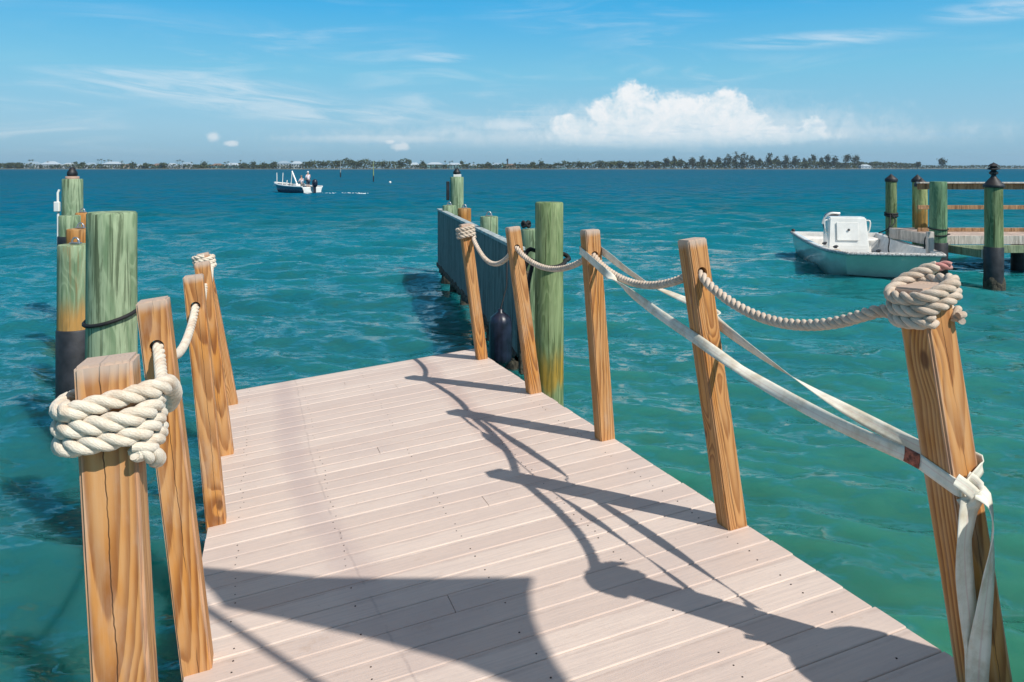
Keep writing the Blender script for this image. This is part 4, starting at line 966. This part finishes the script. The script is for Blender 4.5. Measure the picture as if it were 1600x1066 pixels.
def person(loc, rz, seated, label, cap):
    t = empty('person', loc, rz); tag(t, label, 'person')
    # facing +x ; feet at z=0
    hz_ = .50 if seated else .90
    kx = .42 if seated else .05
    J = {}; V = []; E = []
    def j(n, p, r_): J[n] = len(V); V.append((p, r_))
    def e(a, b): E.append((J[a], J[b]))
    lean = .10 if seated else .04
    j('pel', (0, 0, hz_), (.15, .11)); j('wa', (lean * .4, 0, hz_ + .20), (.13, .10)); j('ch', (lean, 0, hz_ + .42), (.16, .115)); j('ne', (lean, 0, hz_ + .56), .055)
    j('hd', (lean + .02, 0, hz_ + .66), (.075, .085)); j('hd2', (lean + .02, 0, hz_ + .74), (.078, .09)); j('hd3', (lean + .01, 0, hz_ + .81), .06); j('no', (lean + .115, 0, hz_ + .70), .015)
    for a, b in (('pel', 'wa'), ('wa', 'ch'), ('ch', 'ne'), ('ne', 'hd'), ('hd', 'hd2'), ('hd2', 'hd3'), ('hd', 'no')): e(a, b)
    for s_, sn in ((1, 'l'), (-1, 'r')):
        j('sh' + sn, (lean, .17 * s_, hz_ + .48), .06)
        if seated: el = (lean + .16, .22 * s_, hz_ + .25); wr_ = (lean + .38, .16 * s_, hz_ + .20)
        else: el = (lean + .02, .27 * s_, hz_ + .22); wr_ = (lean + .20, .20 * s_, hz_ + .06)
        j('el' + sn, el, .042); j('wr' + sn, wr_, .028); d = (Vector(wr_) - Vector(el)).normalized()
        pm = Vector(wr_) + d * .07; j('pa' + sn, tuple(pm), (.038, .018)); e('ch', 'sh' + sn); e('sh' + sn, 'el' + sn); e('el' + sn, 'wr' + sn); e('wr' + sn, 'pa' + sn)
        for f in range(4):
            sp = Vector((0, (f - 1.5) * .02, 0)); ln = (.035, .042, .04, .03)[f]
            p1 = pm + d * ln + sp; p2 = p1 + d * ln * .6 + Vector((0, 0, -.025)); j('f%d%s' % (f, sn), tuple(p1), .009); j('g%d%s' % (f, sn), tuple(p2), .008); e('pa' + sn, 'f%d%s' % (f, sn)); e('f%d%s' % (f, sn), 'g%d%s' % (f, sn))
        tp = Vector(wr_) + d * .05 + Vector((0, -.04 * s_, .01)); j('t' + sn, tuple(tp), .010); e('wr' + sn, 't' + sn)
        j('hp' + sn, (0.0, .09 * s_, hz_ - .04), .085)
        kn_ = (kx, .11 * s_, hz_ - .02 if seated else .48); an = (kx + (.05 if seated else -.05), .11 * s_, .08)
        j('kn' + sn, kn_, .058); j('an' + sn, an, .038); j('to' + sn, (an[0] + .17, an[1], .03), (.035, .03))
        e('pel', 'hp' + sn); e('hp' + sn, 'kn' + sn); e('kn' + sn, 'an' + sn); e('an' + sn, 'to' + sn)
    skin_mesh('body', V, E, M_skin, t)
    def sub(names, edges, g, mat, nm):
        idx = {n: i for i, n in enumerate(names)}
        def rr(r_): return tuple(q + g for q in r_) if isinstance(r_, tuple) else r_ + g
        skin_mesh(nm, [(V[J[n]][0], rr(V[J[n]][1])) for n in names], [(idx[a], idx[b]) for a, b in edges], mat, t)
    sub(['pel', 'wa', 'ch', 'shl', 'ell', 'shr', 'elr'], [('pel', 'wa'), ('wa', 'ch'), ('ch', 'shl'), ('shl', 'ell'), ('ch', 'shr'), ('shr', 'elr')], .02, M_shirt, 'shirt')
    sub(['pel', 'hpl', 'knl', 'hpr', 'knr'], [('pel', 'hpl'), ('hpl', 'knl'), ('pel', 'hpr'), ('hpr', 'knr')], .022, M_short if not seated else M_beige, 'shorts')
    m_ = MB(); hx = lean + .015; hzz = hz_ + .755
    m_.lathe([(.098, -.02), (.100, .02), (.085, .07), (.05, .10), (0, .112)], 16, (hx, 0, hzz)); m_.build('cap' if cap else 'hair', M_hat if cap else M_hair, t)
    if cap: m_ = MB(); m_.box((hx + .12, 0, hzz + .0), (.12, .14, .015), bev=.005); m_.build('cap_brim', M_hat, t)
    for s_ in (-1, 1):
        m_ = MB(); m_.lathe([(0, -.008), (.009, 0), (0, .008)], 8, (lean + .103, .032 * s_, hz_ + .735)); m_.build('eye', M_black, t)
    return t

# ------------------------------------------------------------------ motor boat far out
bt = Vector(((488 - CX) / F * 70.5, 70.5, 0)); hd_ = R(90 + 52)
mbt = empty('motor_boat', bt, hd_); tag(mbt, 'navy and white open motor boat far out on the bay with two people aboard', 'boat')
M_dk = plain('navy_hull', (.10, .15, .20), .2); LB = 6.0
def bs(s_):
    t = s_ / LB; w_ = 1.15 * (1 - max(0, (t - .45) / .55) ** 2.2); g = .58 + .32 * t ** 2; wc = w_ * (.82 - .3 * max(0, t - .5)); zc = .02 + .45 * max(0, t - .55) ** 1.6 * 2; return w_, g, wc, zc
def br(s_, off=0):
    w_, g, wc, zc = bs(s_); w_ = max(w_, .02); wc = max(wc, .012)
    rk = -.55 * max(0, (s_ / LB - .7) / .3) ** 1.5
    return [Vector((s_, -w_, g)), Vector((s_ + rk * .4, -(w_ * .55 + wc * .45), g * .6 + zc * .4)), Vector((s_ + rk * .8, -wc, zc)), Vector((s_ + rk, 0, zc - .25)), Vector((s_ + rk * .8, wc, zc)), Vector((s_ + rk * .4, w_ * .55 + wc * .45, g * .6 + zc * .4)), Vector((s_, w_, g))]
ss_ = [0, .5, 1.2, 2, 3, 3.8, 4.5, 5.1, 5.6, 5.9, 6.0]
m_ = MB(); loft(m_, [br(s_) for s_ in ss_], flip=True); m_.build('hull', M_dk, mbt)
m_ = MB(); m_.add([p + Vector((-.02, 0, 0)) for p in br(0)], [list(range(7))]); 
m_.box((-.03, 0, .28), (.04, 2.0, .5), bev=.01); m_.build('transom', M_white, mbt)
m_ = MB(); rim = [br(s_)[0] for s_ in ss_] + [br(s_)[-1] for s_ in reversed(ss_)]; m_.tube([p + Vector((0, 0, .02)) for p in rim], .075, 8); m_.build('gunwale', M_white, mbt)
m_ = MB(); loft(m_, [[Vector((p.x - .02, p.y * .93, .24 + .1 * (i_ in (0, 6)))) if 1 else p for i_, p in enumerate(br(s_))] for s_ in ss_[:-1]], flip=True, cap0=False, cap1=False)
fl = MB(); fl.v = []; pts_ = [(br(s_)[0].x, br(s_)[0].y * .95, .30) for s_ in ss_] ; pts2 = [(p[0], -p[1], .30) for p in pts_]
fl.add(pts_ + pts2, [[i, i + 1, len(pts_) + i + 1, len(pts_) + i] for i in range(len(pts_) - 1)]); fl.build('cockpit_floor', M_whiterough, mbt)
m_ = MB(); m_.box((5.0, 0, .66), (1.2, .9, .10), bev=.03); m_.build('bow_deck', M_white, mbt)
m_ = MB(); m_.box((1.9, .35, .55), (.5, .5, .5), bev=.04); m_.build('seat', M_white, mbt)
mo2 = MB(); mo2.lathe([(.14, .55), (.24, .68), (.27, .95), (.24, 1.15), (.15, 1.27), (0, 1.30)], 18, (-.38, 0, 0)); mt2 = mo2.build('outboard_motor', M_navy, mbt)
m_ = MB(); m_.box((-.36, 0, .2), (.26, .18, .85), bev=.04); m_.build('leg', M_navy, mt2)
for (x0, y0, x1, h_) in ((4.9, .5, 5.0, 1.9), (4.4, -.75, 4.1, 1.95), (3.6, .8, 3.6, 1.9), (3.5, -.9, 4.3, 2.05), (2.8, .9, 2.8, 1.2)):
    m_ = MB(); m_.tube([(x0, y0, .6), (x1, y0 * .9, h_)], .035 if x0 != 3.5 else .07, 8); m_.build('frame_pole', M_white, mbt)
def bw(x, y, z): return bt + Matrix.Rotation(hd_, 3, 'Z') @ Vector((x, y, z))
person(bw(.75, -.1, .30), hd_, False, 'person in white cap and pale shirt standing at the stern of the motor boat', True)
person(bw(1.75, -.15, .31), hd_ + R(10), True, 'person in pale shirt sitting ahead of the standing person in the motor boat', False)
# wake foam
M_foam = plain('foam', (.75, .82, .82), .6)
m_ = MB(); rnd = random.Random(9)
for i in range(70):
    f_ = rnd.random(); p = bt + Vector((1.0 + f_ * 4.5, rnd.uniform(-1.2, 1.2) * (.4 + f_), -.01)); s_ = rnd.uniform(.03, .10)
    m_.lathe([(s_, -.06), (s_ * .8, .0), (s_ * .3, .03), (0, .035)], 7, p, wob=.5, seed=i)
o = m_.build('wake_foam', M_foam); tag(o, 'white foam of the wake trailing behind the motor boat', 'foam', kind='stuff')

# channel markers and buoys
def marker(px, ytop, ybase, label, band):
    Y = CAMH * F / (ybase - CY); X = (px - CX) / F * Y; t = empty('channel_marker', (X, Y, 0)); tag(t, label, 'marker', 'channel marker poles out on the bay')
    zt = CAMH + (CY - ytop) / F * Y; r_ = .6 * Y / F * .9
    m_ = MB(); m_.tube([(0, 0, zt * .28), (0, 0, zt * .65), (.02, 0, zt)], [r_ * 1.3, r_ * .9, r_ * .5], 8); m_.build('pole', band, t)
    m_ = MB(); m_.tube([(0, 0, -.5), (0, 0, zt * .28)], r_ * 1.7, 10); m_.build('base', M_black, t)
    return t
M_pgrey = plain('pale_pole', (.35, .38, .36), .7); M_pyel = plain('yellow_pole', (.36, .40, .12), .7)
marker(532, 251, 277, 'thin pale channel marker pole with dark base, nearer the motor boat', M_pgrey)
marker(583.5, 251, 284, 'thin yellowish-green channel marker pole right of the pale one', M_pyel)
Y = CAMH * F / (286.5 - CY); m_ = MB(); m_.lathe([(0, -.1), (.14, 0), (.2, .14), (.14, .28), (0, .33)], 14); o = m_.build('mooring_buoy', M_white); o.location = ((609.5 - CX) / F * Y, Y, 0); tag(o, 'tiny white buoy floating right of the yellowish marker pole', 'buoy')

# ------------------------------------------------------------------ far shore
SY = 1080.0
def shx(px, Y=SY): return (px - CX) / F * Y
PXM = SY / F
M_sand = plain('shore_sand', (.20, .19, .14), .9, var=.2, scale=.05)
vs = []; xs = list(np.linspace(-1500, 1500, 160)); fs = []
for i, x in enumerate(xs):
    w_ = 10 * mnoise.noise(Vector((x * .01, 3, 0))); h_ = .9 + .5 * mnoise.noise(Vector((x * .02, 7, 0)))
    yo = 0.0 if x < shx(1300) else (x - shx(1300)) * 1.1
    for (dy_, z_) in ((-8 + w_, -.6), (0 + w_, .5), (12 + w_, h_), (160, 1.3), (420, 1.0)): vs.append((x * (1 + yo / 2000), SY + dy_ + yo, z_))
fs = [[i * 5 + j, (i + 1) * 5 + j, (i + 1) * 5 + j + 1, i * 5 + j + 1] for i in range(len(xs) - 1) for j in range(4)]
m_ = MB(); m_.add(vs, fs, 0, True); o = m_.build('shoreline', M_sand); tag(o, kind='structure')
def leafmat(name, c1, c2, c3):
    m, q, b = newmat(name, .75, 0, .2); n = q.noise(q.pos(), .22, 4, .65); n2 = q.noise(q.pos(), 1.2, 3, .6)
    c = q.mix(q.ss(n, .35, .65), c1, c2); c = q.mix(q.m('MULTIPLY', q.ss(n2, .5, .7), .6), c, c3); q.set(b.inputs['Base Color'], c); return m
M_leaf = leafmat('mangrove_leaf', (.040, .060, .022), (.075, .095, .035), (.11, .12, .05))
M_cas = leafmat('casuarina_needles', (.040, .055, .028), (.075, .085, .045), (.11, .105, .06))
M_palm = leafmat('palm_frond', (.030, .045, .022), (.06, .075, .03), (.09, .09, .045))
M_bark = plain('bark', (.14, .11, .085), .9, var=.3)
rnd = random.Random(21)
def leafquad(m_, p, s_):
    a = Vector((rnd.gauss(0, 1), rnd.gauss(0, 1), rnd.gauss(0, 1))).normalized(); b = a.orthogonal().normalized(); c = a.cross(b)
    m_.add([p + b * s_, p + c * s_ * .7, p - b * s_, p - c * s_ * .7], [[0, 1, 2, 3]])
def hedge(px0, px1, hpx, dens, depth=20, seed=0, Y0=SY + 6):
    m_ = MB(); x0, x1 = shx(px0), shx(px1); n = int((x1 - x0) * dens)
    for i in range(n):
        x = rnd.uniform(x0, x1); hh = hpx * PXM * (1.30 + .75 * abs(mnoise.noise(Vector((x * .035, seed, 1)))) + .35 * abs(mnoise.noise(Vector((x * .15, seed, 4)))))
        y = rnd.uniform(0, depth); z = hh * rnd.random() ** .7 * (1 - .2 * abs(y / depth - .5))
        yo = 0.0 if x < shx(1300) else (x - shx(1300)) * 1.1
        leafquad(m_, Vector((x * (1 + yo / 2000), Y0 + y + yo, max(.1, z) + .3)), rnd.uniform(.7, 1.5))
    return m_
m_ = MB()
for seg_ in ((-260, 45, 6), (45, 470, 5), (470, 640, 9), (640, 700, 5), (700, 880, 5.5), (880, 1010, 8), (1010, 1300, 8), (1300, 1490, 7.5)):
    q_ = hedge(seg_[0], seg_[1], seg_[2], 22, seed=seg_[0]); b0 = len(m_.v); m_.v += q_.v; m_.f += [[k_ + b0 for k_ in f] for f in q_.f]; m_.mi += q_.mi; m_.sm += q_.sm; m_.uv += q_.uv
q_ = hedge(1490, 1960, 4.5, 8, seed=8); b0 = len(m_.v); m_.v += q_.v; m_.f += [[k_ + b0 for k_ in f] for f in q_.f]; m_.mi += q_.mi; m_.sm += q_.sm; m_.uv += q_.uv
o = m_.build('mangrove_belt', M_leaf); tag(o, 'continuous low belt of mangrove and scrub along the far shore', 'mangroves', kind='stuff')

def tree(px, ypx, wpx, kind, label, group):
    Y = SY + rnd.uniform(8, 26); X = shx(px, Y); h_ = (CY + 2.2 - ypx) * Y / F; w_ = wpx * Y / F / 2
    t = empty('casuarina_tree' if kind == 'cas' else 'bushy_tree', (X, Y, .8)); tag(t, label, 'tree', group)
    m_ = MB(); m_.tube([(0, 0, -.5), (rnd.uniform(-.3, .3), 0, h_ * .5), (rnd.uniform(-.5, .5), 0, h_ * .93)], [.38, .25, .06], 6)
    tips = []
    for i in range(9 if kind == 'cas' else 6):
        a = rnd.uniform(0, 6.28); z0 = h_ * rnd.uniform(.18, .75); r_ = w_ * rnd.uniform(.45, 1) * (1.15 - z0 / h_)
        tp = Vector((math.cos(a) * r_, math.sin(a) * r_, min(h_, z0 + r_ * rnd.uniform(.7, 1.5)))); m_.tube([(0, 0, z0), tuple(tp)], [.13, .03], 5); tips.append((Vector((0, 0, z0)), tp))
    tips.append((Vector((0, 0, h_ * .6)), Vector((0, 0, h_))))
    m_.build('trunk', M_bark, t)
    c_ = MB()
    for (a, b) in tips:
        nn = 62
        for i in range(nn):
            f = rnd.random() ** .7; p = a.lerp(b, .25 + .8 * f); s_ = w_ * .30 * (1.25 - f)
            leafquad(c_, p + Vector((rnd.gauss(0, s_), rnd.gauss(0, s_), rnd.gauss(0, s_ * 1.1))), rnd.uniform(.45, 1.1))
    c_.build('crown', M_cas if kind == 'cas' else M_leaf, t)
cas = [(1041, 250, 12), (1053, 246, 9), (1064, 251, 10), (1082, 249, 11), (1098, 246, 12), (1109, 251, 9), (1122, 248, 11), (1137, 243, 14), (1150, 240, 16), (1163, 242, 14), (1176, 246, 12), (1187, 250, 9), (1201, 242, 13), (1214, 247, 10), (1228, 245, 13), (1243, 247, 14), (1257, 250, 10), (1270, 244, 14), (1283, 249, 11), (1294, 244, 14), (1305, 246, 11), (1325, 245, 15), (1339, 246, 14), (1471, 250, 14), (1434, 256, 8), (1012, 254, 9), (1025, 256, 8), (955, 256, 12), (968, 257, 10), (937, 257, 10)]
_u = ['', 'first', 'second', 'third', 'fourth', 'fifth', 'sixth', 'seventh', 'eighth', 'ninth', 'tenth', 'eleventh', 'twelfth', 'thirteenth', 'fourteenth', 'fifteenth', 'sixteenth', 'seventeenth', 'eighteenth', 'nineteenth']
ORD = [_u[i] if i < 20 else {2: 'twentieth', 3: 'thirtieth', 4: 'fortieth', 5: 'fiftieth'}[i // 10] if i % 10 == 0 else {2: 'twenty-', 3: 'thirty-', 4: 'forty-'}[i // 10] + _u[i % 10] for i in range(1, 50)]
for i, (px, y_, w_) in enumerate(cas):
    tree(px, y_ - 1, w_ * 1.25, 'cas', '%s feathery far-shore casuarina, %s from the left of its row' % (('tall' if y_ < 246 else 'middling' if y_ < 251 else 'low'), ORD[sorted(cas).index((px, y_, w_))]), 'casuarina trees along the far shore')
for i, (px, y_, w_) in enumerate([(14, 259, 16), (28, 260, 12), (117, 256, 9), (128, 256, 9), (190, 258, 10), (207, 257, 10), (228, 258, 10), (255, 258, 12), (318, 257, 11), (380, 257, 10), (395, 256, 12), (412, 257, 10), (428, 256, 11), (486, 256, 14), (505, 256, 12), (528, 254, 12), (547, 253, 14), (560, 255, 12), (600, 256, 13), (625, 257, 12), (660, 255, 10), (722, 254, 9), (762, 257, 9), (834, 256, 11), (846, 255, 12), (870, 257, 10), (905, 256, 13), (985, 257, 12)]):
    tree(px, y_ - .5, w_ * 1.3, 'bush', '%s rounded dark-green tree among the far-shore houses, %s such tree from the left' % ('broad' if w_ > 12 else 'small' if w_ < 10 else 'middling', ORD[i]), 'rounded trees along the far shore')
palm_n = [0]
def palm(px, ypx):
    Y = SY + rnd.uniform(10, 40); X = shx(px, Y); h_ = (CY + 2 - ypx) * Y / F
    t = empty('palm_tree', (X, Y, .8)); tag(t, 'thin far-shore palm with small dark crown, %s palm from the left' % ORD[palm_n[0]], 'palm', 'palms along the far shore')
    palm_n[0] += 1
    m_ = MB(); lx = rnd.uniform(-.6, .6); m_.tube([(0, 0, -.5), (lx * .4, 0, h_ * .5), (lx, 0, h_ - 1.2)], [.26, .2, .16], 6); m_.build('trunk', M_bark, t)
    c_ = MB()
    for i in range(13):
        a = i * 2.4 + rnd.random(); el = rnd.uniform(-.3, .9); L = rnd.uniform(2.0, 2.8); d = Vector((math.cos(a) * math.cos(el), math.sin(a) * math.cos(el), math.sin(el))); o_ = Vector((lx, 0, h_ - 1.2))
        sd_ = Vector((-math.sin(a), math.cos(a), 0)); prev = o_; wprev = .2
        for s_ in (0.35, .7, 1.0):
            p = o_ + d * L * s_ + Vector((0, 0, -1.3 * s_ * s_)); w_ = (.5, .42, .05)[(0.35, .7, 1.0).index(s_)]
            c_.add([prev + sd_ * wprev, prev + Vector((0, 0, .12)), prev - sd_ * wprev, p - sd_ * w_, p + Vector((0, 0, .12)), p + sd_ * w_], [[0, 1, 4, 5], [1, 2, 3, 4]]); prev = p; wprev = w_
    c_.build('crown', M_palm, t)
for px, y_ in sorted([(46, 249), (51, 249), (75, 252), (153, 249), (158, 248), (163, 250), (169, 249), (174, 250), (190, 251), (277, 250), (281, 249), (285, 251), (300, 253), (319, 252), (352, 253), (356, 252), (376, 250), (456, 251), (462, 252), (470, 254), (637, 249), (696, 251), (702, 252), (706, 251), (722, 253), (734, 254), (740, 253), (762, 253), (771, 254), (779, 255), (786, 254), (793, 249), (805, 254), (812, 253), (820, 255), (882, 256), (1364, 253), (1370, 254), (1376, 253), (1383, 253), (1389, 252.5), (1394, 253), (1400, 252.5), (1407, 253.5), (1417, 256), (1426, 256)]):
    palm(px, y_)
M_hw = plain('house_white', (.48, .54, .56), .7, var=.05); M_hb = plain('house_aqua', (.22, .42, .45), .7, var=.05); M_hc = plain('house_cream', (.55, .47, .36), .7, var=.06)
M_rb = plain('roof_blue_grey', (.28, .38, .46), .6, var=.08); M_rw = plain('roof_white', (.42, .50, .56), .6, var=.05); M_rbr = plain('roof_brown', (.22, .15, .12), .7); M_win = plain('window_glass', (.05, .07, .09), .15)
def house(px0, px1, yroof, wm, rm, label, two=False, drop=0):
    Y = SY + 9 + drop; x0, x1 = shx(px0, Y), shx(px1, Y); w_ = x1 - x0; hr = (CY + 1.5 - yroof) * Y / F; hw = hr * (.58 if not two else .66); dp = max(8, w_ * .6)
    t = empty('waterfront_house', ((x0 + x1) / 2, Y + dp / 2, .9)); tag(t, label, 'house', 'waterfront houses on the far shore')
    m_ = MB(); m_.box((0, 0, hw / 2), (w_ * .92, dp * .92, hw)); wl = m_.build('wall', wm, t)
    m_ = MB(); e = .5; a_, b_ = w_ / 2, dp / 2; rl = w_ * .22
    m_.add([(-a_, -b_, hw), (a_, -b_, hw), (a_, b_, hw), (-a_, b_, hw), (-rl, 0, hr), (rl, 0, hr), (-a_, -b_, hw - .25), (a_, -b_, hw - .25), (a_, b_, hw - .25), (-a_, b_, hw - .25)], [[0, 1, 5, 4], [1, 2, 5], [2, 3, 4, 5], [3, 0, 4], [6, 7, 1, 0], [7, 8, 2, 1], [8, 9, 3, 2], [9, 6, 0, 3], [9, 8, 7, 6]])
    m_.build('roof', rm, t)
    nw = max(2, int(w_ / 4)); rows = (.5,) if not two else (.25, .75)
    for r_ in rows:
        for i in range(nw):
            m_ = MB(); m_.box((-w_ * .46 + w_ * .92 * (i + .5) / nw, -dp * .46 - .03, hw * r_ if two else hw * .5), (1.5, .1, min(1.6, hw * .3)), bev=.02); m_.build('window', M_win, t)
hs = [(36, 60, 252.5, M_hw, M_rb, 'white house with blue-grey roof at the left end of the far shore'), (62, 88, 252, M_hw, M_rw, 'white-roofed house second from the left end of the far shore'), (94, 116, 254.5, M_hw, M_rw, 'low white house third from the left on the far shore'),
      (130, 150, 254, M_hw, M_rb, 'small pale house left of the cluster of palms'), (158, 188, 252.5, M_hw, M_rw, 'wide white house below the cluster of five palms', True), (192, 206, 256, M_hc, M_rbr, 'small brown-roofed house right of the palm cluster'),
      (210, 226, 256, M_hw, M_rb, 'small pale house amid bushes left of the twin palms'), (236, 254, 255.5, M_hb, M_rbr, 'aqua house with brown roof on the left far shore'), (258, 276, 255, M_hw, M_rw, 'white house just left of the twin palms'), (280, 300, 253.5, M_hw, M_rb, 'white house directly under the twin palms'),
      (328, 348, 255.5, M_hb, M_rbr, 'dark-roofed low house left of the tan shore gap'), (350, 374, 254.5, M_hb, M_rw, 'long low aqua house with white roof'), (432, 452, 251.5, M_hw, M_rb, 'pavilion-like white house just above the motor boat bow', True), (454, 472, 252, M_hw, M_rw, 'white gabled house just above the two people in the boat', True),
      (640, 655, 254, M_hw, M_rw, 'small white house left of the aqua block'), (666, 692, 253.5, M_hb, M_rw, 'two-storey aqua and white house left of the far tall piling', True), (698, 722, 254.5, M_hb, M_rw, 'long white-roofed house right behind the far tall piling', True), (732, 746, 256, M_hb, M_rb, 'small blue house right of the far tall piling'),
      (768, 786, 254.5, M_hb, M_rb, 'bright aqua house left of the dark tower', True), (790, 806, 256, M_hc, M_rbr, 'cream house at the foot of the dark tower'), (866, 884, 258, M_hb, M_rb, 'low blue house almost hidden in the mangroves'), (1160, 1166, 256, M_hc, M_rw, 'tiny cream building glimpsed between the casuarinas'), (1345, 1362, 257, M_hw, M_rw, 'low white building right of the last casuarina pair')]
for h_ in hs: house(*h_)
m_ = MB(); Y = SY + 30; X = shx(793, Y); m_.box((0, 0, 7), (2.2, 2.2, 14), bev=.1); m_.box((0, 0, 14.3), (3, 3, .8), bev=.1); o = m_.build('tower', plain('dark_tower', (.08, .10, .12), .7)); o.location = (X, Y, .8); tag(o, 'narrow dark tower rising behind the houses right of the far tall piling', 'tower')

# ------------------------------------------------------------------ unseen things added to cast the deck shadows
def off(p, t): return p + SUN * t
TS = 4.1
poly = [(313, 886), (400, 893), (494, 901), (600, 903), (706, 903), (834, 901), (829, 931), (835, 967), (850, 1003), (873, 1041), (893, 1068), (935, 1125), (1000, 1200), (880, 1105), (791, 1066), (720, 1037), (651, 1018), (582, 999), (514, 984), (439, 967), (349, 949), (330, 925), (310, 905), (296, 890)]  # deck shadow outline, raised sunward to shape the added unseen sheet
pv = [off(dpx(*p), TS) for p in poly]
caster = empty('shade_caster', off(dpx(834, 901), TS)); caster.location.z = 0; tag(caster, 'added unseen triangular grey shade sail whose blurred shadow falls on the near deck boards', 'shade sail')
def rel(o, p): return p - o.location
bm = bmesh.new(); vv = [bm.verts.new(rel(caster, p)) for p in pv]; f0 = bm.faces.new(vv); bmesh.ops.triangulate(bm, faces=[f0])
ext = bmesh.ops.extrude_face_region(bm, geom=bm.faces[:]); 
for v in [g for g in ext['geom'] if isinstance(g, bmesh.types.BMVert)]: v.co += SUN * .004
bmesh.ops.recalc_face_normals(bm, faces=bm.faces)
me = bpy.data.meshes.new('caster_sheet'); bm.to_mesh(me); bm.free(); me.materials.append(plain('caster_fabric', (.35, .36, .38), .9)); o = bpy.data.objects.new('caster_sheet', me); C.objects.link(o); o.parent = caster
m_ = MB(); b0 = off(dpx(318, 949), TS + .15); b1 = off(dpx(494, 1066), TS + .15); bE = b0 + (b1 - b0) * 5.0  # added pole, placed to cast the thin shadow line
m_.tube([rel(caster, b0 - (b1 - b0) * .05), rel(caster, bE)], .019, 10); m_.build('caster_boom', M_steel, caster)
m_ = MB(); pb = Vector((bE.x, bE.y, 0)); m_.tube([rel(caster, Vector((bE.x, bE.y, -.5))), rel(caster, Vector((bE.x, bE.y, bE.z + .2)))], .045, 12); m_.build('caster_mast', M_steel, caster)  # unseen support added for the shadow-casting pole
cc = off(dpx(1000, 1200), TS); m_ = MB(); m_.tube([rel(caster, cc), rel(caster, Vector((bE.x, bE.y, bE.z + .1)))], .006, 6); m_.build('caster_guy_line', M_steel, caster)
# unseen piling added right of the frame to cast the near deck shadow
tq = dpx(1330, 1030); tp = off(tq, 1.32)
np_ = empty('piling', (tp.x, tp.y, 0)); tag(np_, 'thick capless piling added unseen outside the right edge to cast a deck shadow', 'piling')
m_ = MB(); zt = tp.z; m_.lathe([(.20, -.5), (.195, zt - .3), (.195, zt - .05), (.17, zt - .015), (.12, zt)], 32, wob=.1, seed=4); m_.build('trunk', M_pile, np_)

# ------------------------------------------------------------------ sea haze
hm = bpy.data.materials.new('sea_haze'); hm.use_nodes = True; q = NT(hm.node_tree); q.n.clear()
ho = q.n.new('ShaderNodeOutputMaterial'); pv_ = q.n.new('ShaderNodeVolumePrincipled'); pv_.inputs['Color'].default_value = (.72, .86, 1, 1); pv_.inputs['Density'].default_value = .00013
pv_.inputs['Anisotropy'].default_value = .3; q.l.new(pv_.outputs[0], ho.inputs['Volume'])
m_ = MB(); m_.box((0, 0, 20), (5990, 5990, 50)); o = m_.build('haze', hm); tag(o, kind='stuff')
